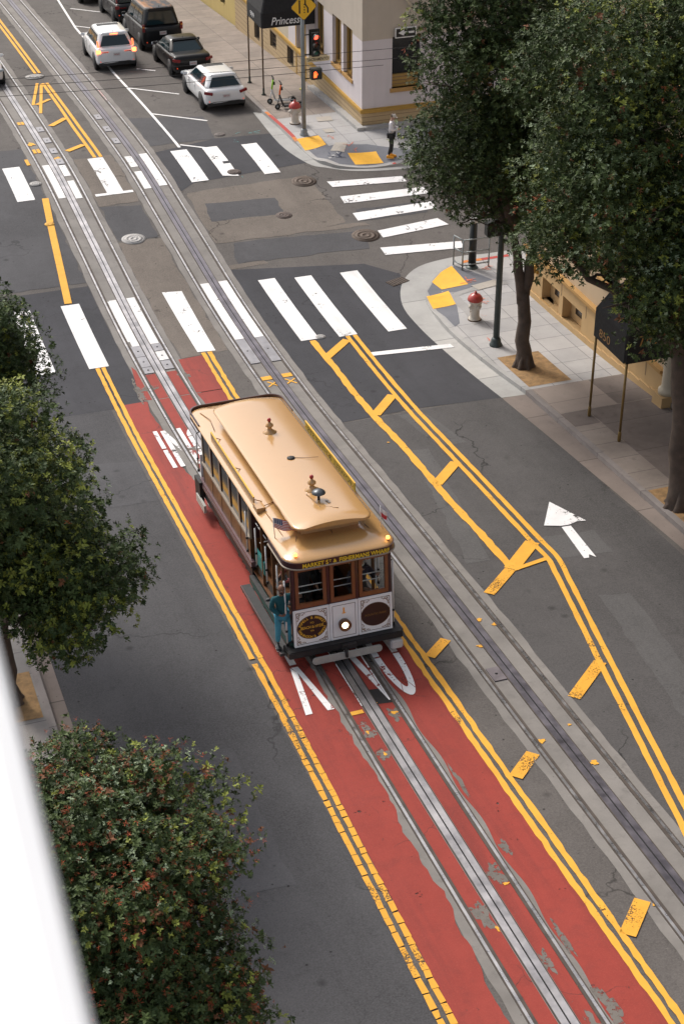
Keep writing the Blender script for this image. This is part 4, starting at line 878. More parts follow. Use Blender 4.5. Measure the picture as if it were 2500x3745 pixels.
rt_n=NT(RUSTR); rt_n.base(rt_n.mix(rt_n.ramp(rt_n.noise(1.3,5,.6,rt_n.scale((2.5,.6,1))),.45,.62),(.02,.03,.045),(.28,.12,.04)))
PG='cars on the far block'
car('white hatchback parked at the kerb nearest the crosswalk',8.02,67.05,R(0),WP,1.80,4.45,1.45,.93,.97,kind='hatch',sunroof=True,group=PG,pl='8EBT214')
car('black sedan parked just ahead of the white hatchback',8.12,73.0,R(0),BP,1.80,4.6,1.42,.92,.94,kind='sedan',group=PG,pl='6KNC380')
car('large black van with a rust faded roof beyond the black sedan',8.08,78.6,R(0),GP,1.98,4.9,1.95,1.12,1.15,kind='van',roofm=RUSTR,wr=.37,group=PG,pl='5HUD902')
car('white sport utility car in the lane with brake lights on',5.33,75.6,R(-2),WP,1.86,4.6,1.66,1.03,1.08,kind='suv',brake=True,rim=RIMD,sunroof=True,wr=.36,name='car',group=PG,pl='9AHR665')
car('dark grey hatchback parked beyond the rusty roofed van',8.05,84.9,R(1),GP,1.82,4.5,1.58,.98,1.0,kind='suv',wr=.35,group=PG,pl='7TRN118')
car('white car farthest up the parked row, cut by the top edge',7.3,90.6,R(4),WP,1.80,4.5,1.5,.95,.98,kind='hatch',group=PG,pl='4WLM007')
car('white car coming along the left track at the left edge',-.80,74.7,R(180),WP,1.82,4.6,1.62,1.0,1.05,kind='suv',wr=.35,name='car',group=PG,pl='8KTD551')

# ================================================================ buildings
def m_wall(name,col,var=.06,streak=.25,bump=.1):
    if hasmat(name): return MATS[name]
    m=mat(name,col,.85,spec=.25); t=NT(m)
    a=t.mix(t.ramp(t.noise(.8,5,.65),.3,.7),tuple(x*(1-var) for x in col),tuple(min(1,x*(1+var)) for x in col))
    a=t.mix(t.ramp(t.noise(1.2,5,.6,t.scale((2.5,2.5,.25))),.5,.75,0,streak),a,tuple(x*.72 for x in col))
    t.base(a); t.bump(t.noise(50,3),bump,.004); return m
TANB=m_wall('wall_tan',(.47,.315,.155)); TANU=m_wall('wall_sand',(.50,.385,.26)); TRIM=m_wall('trim_ochre',(.42,.25,.095)); WHT2=m_wall('wall_white',(.60,.555,.57),.04,.2); BEIG=m_wall('wall_beige',(.46,.405,.34)); BELT=m_wall('belt_gold',(.46,.285,.075)); RUST=m_wall('rusticated_tan',(.46,.345,.205))
YELB=m_wall('wall_yellow',(.50,.385,.155)); CRM=m_wall('wall_cream',(.50,.44,.34)); WGL=mat('window_glass',(.015,.017,.02),.12,spec=.7); WFR=mat('window_gold_frame',(.34,.21,.06),.5); JNT=mat('mortar_joint',(.20,.14,.08),.9); IRONB=mat('iron_bars',(.02,.02,.022),.5)
def wall_x(g,X,T,y0,y1,z0,z1,holes,m):
    """wall slab in the plane x=X (outer face), thickness T towards +x"""
    ys=sorted({y0,y1}|{a for h in holes for a in h[:2]}); zs=sorted({z0,z1}|{a for h in holes for a in h[2:]})
    ys=[y for y in ys if y0<=y<=y1]; zs=[z for z in zs if z0<=z<=z1]
    for a,b in zip(ys,ys[1:]):
        for c,d in zip(zs,zs[1:]):
            if not any(h[0]<=a and b<=h[1] and h[2]<=c and d<=h[3] for h in holes): g.b(X,X+T,a,b,c,d,m)
def wall_y(g,Y,T,x0,x1,z0,z1,holes,m):
    xs=sorted({x0,x1}|{a for h in holes for a in h[:2]}); zs=sorted({z0,z1}|{a for h in holes for a in h[2:]})
    xs=[y for y in xs if x0<=y<=x1]; zs=[z for z in zs if z0<=z<=z1]
    for a,b in zip(xs,xs[1:]):
        for c,d in zip(zs,zs[1:]):
            if not any(h[0]<=a and b<=h[1] and h[2]<=c and d<=h[3] for h in holes): g.b(a,b,Y,Y+T,c,d,m)
# ---- near building (right)
nb=empty('apartment_building',(12.6,38,gz(38)),(0,0,0),'tan building with ochre mouldings behind the street trees and black awning','building')
def NB(g,name,par=None,**k):
    for i,v in enumerate(g.v): g.v[i]=(v[0]-12.6,v[1]-38,v[2]-gz(38))
    o=g.build(name,None,**k); 
    if par is None: o.parent=nb
    else: o.parent=par
    return o
X=12.6
hol=[(42.62,43.85,.25,1.0),(41.02,42.35,.25,1.0)]
g=G(); wall_x(g,X,.45,35.95,45.2,-1.2,1.40,hol,TANB); wall_x(g,X,.4,-12,33.4,-1.2,2.6,[],TANB); NB(g,'lower_wall')
uh=[(y,y+1.15,z,z+2.0) for z in (2.6,6.0,9.4) for y in (36.8,39.0,41.2,43.3)]+[(y,y+1.15,z,z+2.0) for z in (4.2,7.6,11.) for y in (30.5,27.5,24.5,21.5,18,15)]
g=G(); wall_x(g,X+.06,.35,-12,45.2,1.56 if 0 else 2.6,14,[h for h in uh],TANU); g.b(X+.06,X+.4,35.95,45.2,1.58,2.6,TANU); wall_y(g,45.2-.35,.35,13.2,28,-1,14,[],TANU); g.b(X+.41,28,-12,44.85,13.8,14,TANU); NB(g,'upper_wall')
g=G()
for (z0,z1,o) in ((1.40,1.48,.05),(1.48,1.58,.11)): g.b(X-o,X+.40,35.95,45.2,z0,z1,TRIM)
g.b(X-.05,X-.001,35.95,45.2,-1,.0,TANB) if 0 else None
NB(g,'moulding')
g=G(); 
y=35.95
while y<45.0:
    z=max(gz(y),gz(min(y+.6,45.2)))+.15; g.b(X-.05,X-.0005,y,min(y+.6,45.2),-1.0,z+.17,TANB); y+=.6
NB(g,'plinth')
for (a,b,c,d) in hol:
    g=G(); g.b(X+.30,X+.34,a,b,c,d,TANB); w1=NB(g,'basement_window')
    g=G(); g.b(X+.285,X+.30,a+.35,b-.35,c+.25,d-.05,WGL); NB(g,'pane',w1)
    g=G(); g.b(X-.03,X+.30,a-.05,b+.05,c-.06,c,TRIM); NB(g,'sill',w1)
for yy in (36.9,38.3,39.7,42.5-.03,40.75,44.2,44.9):
    g=G(); g.b(X-.006,X-.0005,yy,yy+.03,.95,1.38,JNT); NB(g,'wall_slot')
for (a,b,c,d) in uh:
    g=G(); g.b(X+.2,X+.24,a,b,c,d,WGL); g.b(X+.12,X+.2,a,a+.07,c,d,WFR); g.b(X+.12,X+.2,b-.07,b,c,d,WFR); g.b(X+.12,X+.2,a+.07,b-.07,(c+d)/2-.03,(c+d)/2+.03,WFR); g.b(X-.04,X+.2,a-.08,b+.08,c-.09,c,TRIM); NB(g,'window')
# entrance recess under the awning
g=G(); g.b(X+.6,X+1.2,33.4,35.95,-.5,3.6,CRM); g.b(X,X+.6,35.5,35.95,1.58,3.6,CRM); NB(g,'entrance_wall')
g=G(); 
for k in range(3): g.b(X+.05+k*.2,X+.6,33.6,35.7,gz(35)+.1,gz(35)+.25+.15*k,SWO)
NB(g,'entrance_steps')
g=G(); g.lathe([(.26,.0),(.26,.12),(.20,.18),(.18,.25),(.165,1.9),(.2,1.95),(.24,2.05),(.24,2.15)],CRM,18,(X+.05,35.72,gz(35.7)+.5)); g.b(X-.25,X+.33,35.45,35.99,gz(35.7)-.1,gz(35.7)+.5,TANB); NB(g,'column')
g=G(); g.tube([(X+.0,44.3,1.2),(X-.12,44.3,1.15),(X-.14,44.3,.95)],.07,mat('brass_pipe',(.4,.24,.05),.4,.5),8); g.tube([(X-.05,44.15,1.0),(X-.05,44.45,1.0)],.05,mat('brass_pipe'),8); NB(g,'standpipe')
# ---- far corner building
fb=empty('corner_building',(12.3,60.27,gz(60.3)),(0,0,0),'white and beige corner building with gold belt course and tan rusticated base','building')
ox,oy,oz=12.3,60.27,gz(60.3)
def FB(g,name,par=None,base=None,**k):
    for i,v in enumerate(g.v): g.v[i]=(v[0]-ox,v[1]-oy,v[2]-oz)
    o=g.build(name,None,**k); o.parent=par or fb; return o
X=12.3; Yc=60.27
bw=[(69.3,70.25,.05,.85),(71.9,72.9,.05,.80),(74.6,75.5,-.3,.6)]
g=G(); wall_x(g,X,.4,Yc,78.8,-2.5,.97,bw,RUST); wall_y(g,Yc,.4,X+.4,30,-1,.97,[],RUST); FB(g,'rusticated_base')
g=G()
for z in (.42,.60,.79,.20,-.02,-.24,-.46,-.7,-.95):
    ylim=78.8; y0=Yc
    for yy in np.arange(Yc,78.6,1.0):
        if z>gz(yy)+.2 and not any(b[0]-.6<yy<b[1] and b[2]-.1<z<b[3]+.1 for b in bw): g.b(X-.004,X-.0005,yy,min(yy+1,78.8),z-.009,z+.009,JNT)
    if z>.4: g.b(X,30,Yc-.004,Yc-.0005,z-.009,z+.009,JNT)
FB(g,'base_joints')
g=G(); g.b(X-.07,X+.4,Yc-.07,78.8,.97,1.14,BELT); g.b(X+.4,30,Yc-.07,Yc+.4,.97,1.14,BELT); g.b(X-.09,X-.07,Yc-.09,78.8,1.07,1.12,BELT); g.b(X-.07,30,Yc-.09,Yc-.07,1.07,1.12,BELT); FB(g,'belt_course',bevel=.01)
fw1=[(61.42,62.5,1.98,3.95),(62.78,63.88,1.98,3.95),(65.0,66.2,1.98,3.95),(67.6,68.75,1.14,3.4),(70.6,71.6,2.2,4.),(73.4,74.4,2.0,3.9),(76.2,77.2,1.6,3.4)]
cw1=[(13.55,14.75,1.85,3.89),(16.6,17.8,1.85,3.89)]
g=G(); wall_x(g,X,.4,Yc,70,1.14,3.84,[(a,b,c,min(d,3.84)) for a,b,c,d in fw1[:4]],WHT2); wall_y(g,Yc,.4,X+.4,30,1.14,3.84,[(a,b,c,3.84) for a,b,c,d in cw1],WHT2); FB(g,'painted_wall')
uh2=[(y,y+1.1,6.3,8.3) for y in (61.4,62.8,65.,67.5)]; cu2=[(13.55,14.75,5.55,7.6),(16.6,17.8,5.55,7.6)]
g=G(); wall_x(g,X,.4,Yc,70,3.84,13,[(a,b,3.84,3.95) for a,b,c,d in fw1[:3]]+uh2,BEIG); wall_x(g,X,.4,70,78.8,.97+.17,13,fw1[4:],CRM); wall_y(g,Yc,.4,X+.4,30,3.84,13,[(a,b,3.84,3.89) for a,b,c,d in cw1]+cu2,BEIG); g.b(X+.4,30,Yc+.4,78.8,12.8,13,BEIG); FB(g,'upper_wall')
for (a,b,c,d) in fw1[:3]+fw1[4:]+uh2:
    g=G(); g.b(X+.24,X+.27,a,b,c,d,WGL); 
    for q0,q1 in ((a,a+.08),(b-.08,b)): g.b(X+.14,X+.24,q0,q1,c,d,WFR)
    g.b(X+.15,X+.24,(a+b)/2-.05,(a+b)/2+.05,c,d,WFR); g.b(X+.15,X+.24,a+.08,b-.08,c,c+.12,WFR); g.b(X-.05,X+.24,a-.08,b+.08,c-.14,c,TRIM); FB(g,'window')
for (a,b,c,d) in cw1+cu2:
    g=G(); g.b(a,b,Yc+.24,Yc+.27,c,d,WGL); g.b(a,a+.05,Yc+.16,Yc+.24,c,d,IRONB); g.b(b-.05,b,Yc+.16,Yc+.24,c,d,IRONB); g.b(a+.05,b-.05,Yc+.16,Yc+.24,c,c+.5,WFR)
    for k in range(3): g.b(a+.05,b-.05,Yc+.15,Yc+.16,c+.1+k*.14,c+.13+k*.14,JNT)
    g.b(a-.08,b+.08,Yc-.05,Yc+.24,c-.16,c,TRIM); FB(g,'window')
for (a,b,c,d) in bw:
    g=G(); g.b(X+.15,X+.18,a,b,c,d,WGL)
    for k in range(8): g.b(X+.02,X+.035,a+.06+k*(b-a-.12)/7-.008,a+.06+k*(b-a-.12)/7+.008,c,d,IRONB)
    FB(g,'barred_window')
g=G(); g.b(X+.3,X+.34,67.55,68.8,-.3,3.4,mat('door_dark',(.03,.02,.015),.5)); g.b(X-.02,X+.3,67.45,67.55,-.3,3.4,BELT); g.b(X-.02,X+.3,68.8,68.9,-.3,3.4,BELT); FB(g,'door')
g=G()
yy=Yc-.35
while yy<66.3: z=gz(yy+.3)+.15; g.b(X-.30,X-.002,yy,min(yy+.6,66.4),z-.4,z+.13,CURBM); yy+=.6
g.b(X-.002,15.4,Yc-.35,Yc-.10,0,gz(60.2)+.27,CURBM); FB(g,'plinth_kerb',bevel=.015)
for y0 in (74.9,79.0):
    pass
g=G()
for (a,b,c,d) in (fw1[4:]):
    for k in range(6): g.b(X-.10,X-.085,a+.05+k*(b-a-.1)/5-.008,a+.05+k*(b-a-.1)/5+.008,c-.05,d-.3,IRONB)
    g.b(X-.105,X-.08,a,b,c+.1,c+.125,IRONB); g.b(X-.105,X-.08,a,b,d-.5,d-.475,IRONB)
FB(g,'window_grilles')
# black ONE WAY style arrow board on the corner wall
g=G(); g.b(13.62,14.5,Yc-.12,Yc-.09,3.86,4.26,mat('sign_white',(.7,.7,.7),.5)); g.b(13.66,14.46,Yc-.125,Yc-.12,3.90,4.22,BLK)
g.add([(13.74,Yc-.128,4.06),(13.98,Yc-.128,3.94),(13.98,Yc-.128,4.02),(14.40,Yc-.128,4.02),(14.40,Yc-.128,4.10),(13.98,Yc-.128,4.10),(13.98,Yc-.128,4.18)],[(0,1,2,3,4,5,6)],mat('sign_white')); g.b(13.9,14.1,Yc-.09,Yc-.002,4.0,4.1,BLK)
o=g.build('arrow_sign'); tag(o,'black sign with white left arrow on the corner building wall','sign')
# ---- yellow building up the street
yb=empty('yellow_building',(12.45,78.85,gz(79)),(0,0,0),'yellow building beyond the corner building at the top edge','building')
g=G(); wall_x(g,12.45,.4,78.85,104,-5,10,[(81.2,82.1,-.4,.7),(84.5,85.5,-.4,.8),(88,89,-.5,.7),(81.2,82.1,2,4),(84.5,85.5,2,4)],YELB); g.b(12.85,26,78.85,79.2,-4,10,YELB)
for i,v in enumerate(g.v): g.v[i]=(v[0]-12.45,v[1]-78.85,v[2]-gz(79))
g.build('wall',yb)
for a,b,c,d in ((81.2,82.1,-.4,.7),(84.5,85.5,-.4,.8),(88,89,-.5,.7),(81.2,82.1,2,4),(84.5,85.5,2,4)):
    g=G(); g.b(12.65,12.68,a,b,c,d,WGL)
    for k in range(5): g.b(12.46,12.475,a+.05+k*(b-a-.1)/4,a+.065+k*(b-a-.1)/4,c,d,IRONB)
    for i,v in enumerate(g.v): g.v[i]=(v[0]-12.45,v[1]-78.85,v[2]-gz(79))
    g.build('window',yb)
# ---- awnings
AWN=m_noisy('awning_black',(.012,.012,.013),.8,0,.2,6)
def awning(label,x0,x1,y0,y1,zb,hv,ht,poles,polm,txt_side,txt_end,tm,baserad,group,th,te,tsc):
    e=empty('awning',((x0+x1)/2,(y0+y1)/2,gz((y0+y1)/2)+.15),(0,0,0),label,'awning',group)
    O=Vector(e.location); g=G(); ym=(y0+y1)/2
    r=.16; def_=[(x0,y0),(x0,y1)]
    zt=zb+hv
    # valance box open below
    vs=[(x0+.06,y0,zb),(x0,y0+.06,zb),(x0,y1-.06,zb),(x0+.06,y1,zb),(x1,y1,zb),(x1,y0,zb)]
    rg=[[Vector(v)-O for v in vs],[Vector((v[0],v[1],zt))-O for v in vs]]
    tp=[(x0+.50,y0+.55,zt+ht),(x0+.48,y0+.57,zt+ht),(x0+.48,y1-.57,zt+ht),(x0+.50,y1-.55,zt+ht),(x1,y1-.55,zt+ht),(x1,y0+.55,zt+ht)]
    mid=[tuple((a*.45+b*.55) if i<2 else (zt+ht*.66) for i,(a,b) in enumerate(zip(v,t))) for v,t in zip([(q[0],q[1],zt) for q in vs],tp)]
    rg+=[[Vector(v)-O for v in mid],[Vector(v)-O for v in tp]]
    g.rings(rg,AWN,cap0=False); can=g.build('canopy',e)
    g=G()
    g.tube([Vector((x0+.03,y0+.03,zb+.02))-O,Vector((x0+.03,y1-.03,zb+.02))-O],.018,polm,6); g.tube([Vector((x0+.03,y0+.03,zb+.02))-O,Vector((x1,y0+.03,zb+.02))-O],.018,polm,6); g.build('frame',e)
    for (px,py) in poles:
        zb0=gz(py)+.15; g=G(); g.tube([Vector((px,py,zb0))-O,Vector((px,py,zb))-O],.035,polm,10); g.lathe([(baserad,zb0-O.z),(baserad,zb0+.03-O.z),(.05,zb0+.06-O.z),(.045,zb0+.25-O.z),(.036,zb0+.3-O.z)],m_noisy('pole_foot',(.05,.06,.05),.6,.3,.2,8) if baserad>.06 else polm,12,(px-O.x,py-O.y,0)); g.build('pole',e)
    vs,fs=text_geo(txt_side,1,.28,.01,*th); g=G(); g.add(place(vs,Vector((tsc,y0-.006,zb+hv*(.42 if x0<10 else .75)))-O,(1,0,0),(0,0,1)),fs,tm); g.build('lettering',can)
    vs,fs=text_geo(txt_end,1,0,.0,*te); g=G(); g.add(place(vs,Vector((x0-.006,ym+(.25 if tsc<12 else 0),zb+hv*(.3 if x0>10 else .4)))-O,(0,-1,0),(0,0,1)),fs,tm); g.build('lettering',can)
    return e
awning('black awning lettered Princess above the far corner doorway',9.95,12.28,66.1,68.3,2.93,.62,1.1,[(9.95+.03,66.14),(9.95+.03,68.27)],m_noisy('bronze_pole',(.13,.085,.05),.5,.4,.2,6),'Princess','999',mat('letter_white',(.75,.75,.75),.6),.10,None,(1.25,.32),(.55,.22),11.0)
awning('black awning with gold lettering 850 above the near sidewalk',10.24,12.58,34.0,35.86,3.12,.82,.9,[(10.32,34.02),(10.32,35.8)],m_noisy('brass_pole',(.22,.145,.05),.4,.5,.2,6),'The French','850',mat('letter_gold',(.34,.18,.05),.5),.045,None,(1.7,.30),(.62,.24),11.45)

# ================================================================ street furniture
GALV=m_noisy('galvanised',(.25,.27,.275),.5,.5,.15,5); GRN=m_noisy('pole_green',(.045,.06,.058),.45,.2,.2,4); HOUS=mat('signal_housing',(.014,.016,.015),.5)
def at0(g,O): 
    for i,v in enumerate(g.v): g.v[i]=(v[0]-O[0],v[1]-O[1],v[2]-O[2])
def polebase(x,y,h,r0,r1,m,label,basew,name='signal_pole'):
    z=gz(y)+.15; e=empty(name,(x,y,z),(0,0,0),label,'pole'); g=G(); g.tube([(0,0,0),(0,0,h)],[r0,r1],m,14); g.build('shaft',e)
    g=G(); g.lathe([(basew,0),(basew,.05),(basew*.8,.09),(r0*1.5,.2),(r0*1.05,.28)],m,12); g.build('base',e); return e
sp=polebase(9.88,60.23,6.6,.088,.075,GALV,'grey signal pole standing on the far corner beside the yellow paving',.17)
z0=gz(60.23)+.15
def onp(g,name,loc,label,cat,rz=0,parent=None,**k):
    e=empty(name,loc,(0,0,rz),label,cat); return e
# warning diamond
g=G(); q=.535; YS=mat('warning_yellow',(.80,.46,.02),.45); cx,cz=.07,0
ds=empty('warning_sign',(9.90,60.11,5.45),(0,0,0),'yellow diamond warning sign with black lane symbol on the signal pole','sign')
def rdiam(q,y,c=.08): return [(-q+c*.5,y,c*.5),(-q+c*.5,y,-c*.5),(-c*.5,y,-q+c*.5),(c*.5,y,-q+c*.5),(q-c*.5,y,-c*.5),(q-c*.5,y,c*.5),(c*.5,y,q-c*.5),(-c*.5,y,q-c*.5)]
g.rings([rdiam(q,.0),rdiam(q,-.012)],BLK); g.build('sign_plate',ds)
g=G(); g.rings([rdiam(q-.02,-.0125),rdiam(q-.02,-.016)],YS); f=g.build('sign_face',ds)
g=G(); g.b(-.20,-.14,-.020,-.0165,-.24,.26,BLK); g.b(.03,.085,-.020,-.0165,.08,.26,BLK); g.b(.13,.19,-.020,-.0165,-.24,-.06,BLK)
g.add([(.03,-.02,.08),(.085,-.02,.10),(.19,-.02,-.06),(.13,-.02,-.06)],[(0,1,2,3)],BLK)
for k in range(4): g.b(-.0,.045,-.020,-.0165,-.24+k*.1,-.19+k*.1,BLK)
g.build('symbol',f)
# traffic light
def siglight(x,y,z,label,lit,rz=0,n=3,cat='traffic light'):
    e=empty('traffic_light',(x,y,z),(0,0,rz),label,cat); g=G(); g.b(-.15,.15,-.1,.1,-.46,.46,HOUS); g.b(-.22,.22,.06,.075,-.56,.56,HOUS); g.b(-.5,-.15,-.0,.04,.36,.40,HOUS); g.b(-.5,-.15,-.0,.04,-.40,-.36,HOUS); g.build('housing',e,bevel=.02)
    for k,(c,col) in enumerate((('red',(.5,.03,.02)),('amber',(.10,.03,.01)),('green',(.01,.10,.07)))):
        on=(c==lit); mm=mat('signal_'+c+('_on' if on else ''),(.5,.05,.03) if on else col,.25,emit=(1,.07,.035) if on else None,es=3.2 if on else 0)
        g=G(); g.lathe([(0,-.118),(.07,-.116),(.105,-.104),(.105,-.10)],mm,20,(0,0,.30-k*.30),axis='Y'); le=g.build('lens',e)
        g=G(); n_=14
        for j in range(n_):
            a0,a1=R(-10+200*j/n_),R(-10+200*(j+1)/n_)
            g.quad((.125*math.cos(a0),-.10,.30-k*.3+.125*math.sin(a0)),(.125*math.cos(a1),-.10,.30-k*.3+.125*math.sin(a1)),(.125*math.cos(a1),-.30,.29-k*.3+.125*math.sin(a1)),(.125*math.cos(a0),-.30,.29-k*.3+.125*math.sin(a0)),HOUS,.006)
        g.build('visor',e)
    return e
siglight(10.36,60.2,3.96,'traffic light showing red beside the grey signal pole','red')
def sgn(x,y,z,w,h,txt,label):
    e=empty('street_name_sign',(x,y,z),(0,0,0),label,'sign'); g=G(); g.b(0,w,-.012,.012,0,h,mat('sign_cream',(.62,.52,.33),.5)); g.b(.1,w-.1,-.01,.01,h,h+.06,mat('sign_cream')); pl_=g.build('blade',e)
    vs,fs=text_geo(txt,1,0,.02,w*.86,h*.62); g=G(); g.add(place(vs,(w/2,-.0135,h/2),(1,0,0),(0,0,1)),fs,BLK); g.build('lettering',pl_); return e
sgn(9.99,60.18,3.28,.95,.19,'SACRAMENTO','cream street name sign reading SACRAMENTO on the signal pole')
def ped(x,y,z,label,on=True,rz=0):
    e=empty('pedestrian_signal',(x,y,z),(0,0,rz),label,'pedestrian signal'); g=G(); g.b(-.22,.22,-.14,.12,-.22,.22,HOUS); g.b(-.45,-.2,0,.04,.14,.18,HOUS); g.b(-.45,-.2,0,.04,-.20,-.16,HOUS); g.build('housing',e,bevel=.05)
    g=G(); g.b(-.20,.20,-.19,-.14,.17,.20,HOUS); g.b(-.22,-.19,-.19,-.14,-.19,.2,HOUS); g.build('hood',e)
    if on:
        hm=mat('hand_glow',(.9,.2,.05),.3,emit=(1,.10,.02),es=2.4); g=G(); g.b(-.13,-.01,-.148,-.142,-.13,.0,hm)
        for k,(dx,h) in enumerate(((-.125,.08),(-.093,.11),(-.061,.12),(-.029,.09))): g.b(dx,dx+.022,-.148,-.142,.0,h,hm)
        g.box((.012,-.145,-.02),(.022,.006,.10),hm,ry=.5); g.build('hand_symbol',e)
    return e
ped(10.38,60.2,2.82,'black pedestrian signal with lit orange hand on the signal pole')
# near dark pole
polebase(9.99,41.47,7.4,.10,.075,GRN,'dark green pole standing beside the near hydrant and street tree',.20,'lamp_post')
ped(9.72,41.5,gz(41.5)+4.0,'black signal box on the dark green pole under the leaves',False,rz=R(180))
# black pole with white cap inside the railing
e=empty('bollard_post',(11.65,47.32,gz(47.3)+.03),(0,0,0),'black post with a pale cap inside the metal railing','post'); g=G(); g.lathe([(.27,0),(.27,.06),(.2,.14),(.14,.2)],GRN,16); g.build('base',e); g=G(); g.tube([(0,0,.1),(0,0,1.75)],[.135,.125],m_noisy('post_black',(.014,.017,.017),.4,.2,.2,5),16); g.build('shaft',e); g=G(); g.lathe([(.128,1.75),(.135,1.77),(.13,1.88),(0,1.9)],mat('cap_grey',(.4,.4,.38),.5),16); g.build('cap',e)
e=empty('guard_rail',(11.25,47.2,gz(47.3)+.0),(0,0,0),'grey tubular metal railing around the black post on the near corner','railing')
z=.04; H_=1.22; pts=[(0,0),(.95,.0)]
for (a,b) in (((0,0),(.95,0)),((0,0),(-.12,.5))):
    for hh in (.32,.78,H_):
        g=G(); g.tube([(a[0],a[1],hh),(b[0],b[1],hh)],.026,GALV,8); g.build('rail',e)
for (a) in ((0,0),(.95,0),(-.12,.5)):
    g=G(); g.tube([(a[0],a[1],0),(a[0],a[1],H_)],.028,GALV,8); g.build('upright',e)
g=G(); g.b(-.18,1.05,-.12,.62,-.10,.05,CURBM); g.build('footing',e,bevel=.02)
# hydrants
HW=m_noisy('hydrant_white',(.52,.47,.40),.5,0,.12,5); HR=m_noisy('hydrant_red',(.36,.035,.025),.35,0,.2,4,coat=.3); HB=m_noisy('hydrant_rust',(.10,.06,.035),.7,.2,.4,10)
def hydrant(x,y,label,rz,capm):
    e=empty('fire_hydrant',(x,y,gz(y)+.145),(0,0,rz),label,'fire hydrant','white hydrants with red caps')
    g=G(); g.lathe([(.205,0),(.21,.03),(.20,.06),(.16,.09),(.155,.14),(.15,.3),(.16,.45),(.178,.56),(.19,.62),(.21,.66),(.19,.70)],HW,22); g.build('barrel',e)
    g=G(); g.lathe([(.215,.0),(.215,.045),(.175,.07)],HB,22); g.build('foot_flange',e)
    g=G(); g.lathe([(.24,.68),(.245,.71),(.22,.79),(.16,.86),(.08,.905),(.05,.92),(.045,.95),(0,.955)],capm,22); g.lathe([(.035,.93),(.035,.985),(0,.99)],capm,5); bo=g.build('bonnet',e)
    g=G()
    for k in range(6): a=k*PI/3; g.lathe([(.018,.775),(.018,.80),(0,.805)],HB,6,(.19*math.cos(a),.19*math.sin(a),0))
    g.build('bonnet_bolts',bo)
    for s in (-1,1):
        g=G(); g.lathe([(.09,s*.12),(.09,s*.19),(.075,s*.20),(.075,s*.235),(.03,s*.24),(.03,s*.265),(0,s*.265)],HW,14,(0,0,.52),axis='X'); g.build('outlet',e)
        g=G(); g.tube([(s*.2,.0,.44),(s*.235,.0,.40),(s*.22,0,.33),(s*.17,0,.35)],.008,HB,5); g.build('chain',e)
    g=G(); g.lathe([(.10,-.12),(.10,-.185),(.085,-.2),(.03,-.205),(.03,-.23),(0,-.23)],HW,14,(0,0,.50),axis='Y'); g.build('outlet',e)
hydrant(9.98,61.72,'white fire hydrant with red cap beside the scooters on the far corner',0,HR)
hydrant(10.14,43.5,'rust stained white fire hydrant with red cap on the near corner beside the grey ramp',R(25),HR)
# scooters
def scooter(x,y,label,colm,stemw,deckm,head):
    e=empty('electric_scooter',(x,y,gz(y)+.15),(0,0,head),label,'electric scooter','electric scooters on the far corner')
    for wx in (0,.98):
        g=G(); g.lathe([(.06,-.022),(.10,-.03),(.115,-.02),(.118,0),(.115,.02),(.10,.03),(.06,.022)],TYRE,20,(wx,0,.118),axis='Y'); w_=g.build('wheel',e); g=G(); g.lathe([(0,-.03),(.06,-.028),(.06,.028),(0,.03)],GALV,12,(wx,0,.118),axis='Y'); g.build('hub',w_)
    g=G(); g.tube([(.16,-.045,.118),(.20,-.045,.16),(.88,-.045,.15),(.98,-.045,.118)],.02,deckm,6); g.b(.24,.86,-.09,.09,.10,.16,deckm); g.b(.26,.84,-.075,.075,.16,.167,mat('deck_grip',(.09,.09,.09),.9)); g.build('deck',e,)
    g=G(); g.tube([(.24,0,.15),(.10,0,.55),(.085,0,.62)],.04,stemw,10); g.tube([(0,0,.118),(.03,.0,.3),(.07,0,.5)],.022,stemw,8); g.build('fork',e)
    g=G(); g.tube([(.085,0,.58),(.15,0,1.02)],.036,colm,10); g.build('stem',e)
    g=G(); g.tube([(.14,-.24,1.12),(.16,0,1.10),(.14,.24,1.12)],.018,BLKP,8); g.tube([(.15,0,1.0),(.16,0,1.12)],.03,BLKP,8); g.tube([(.14,-.24,1.12),(.14,-.14,1.12)],.024,BLKP,8); g.tube([(.14,.24,1.12),(.14,.14,1.12)],.024,BLKP,8); g.box((.12,0,1.15),(.06,.08,.03),BLKP); g.tube([(.13,-.18,1.1),(.07,-.12,1.08)],.008,BLKP,5); g.build('handlebar',e)
    g=G(); g.box((.9,0,.25),(.28,.07,.015),BLKP,ry=-.12); g.build('rear_fender',e); g=G(); g.tube([(.3,-.09,.10),(.32,-.18,.0)],.008,GALV,5); g.build('kickstand',e)
    g=G(); g.box((.19,0,.86),(.07,.07,.12),BLKP); g.build('phone_mount',e)
scooter(9.84,64.75,'lime green and white electric scooter behind the orange one',mat('lime',(.28,.62,.02),.4),mat('scooter_white',(.62,.64,.65),.4),mat('scooter_white'),R(-8))
scooter(9.90,63.85,'orange stemmed black electric scooter next to the far hydrant',mat('scooter_orange',(.80,.14,.02),.4),mat('scooter_dark',(.03,.03,.032),.4),mat('scooter_dark'),R(-4))
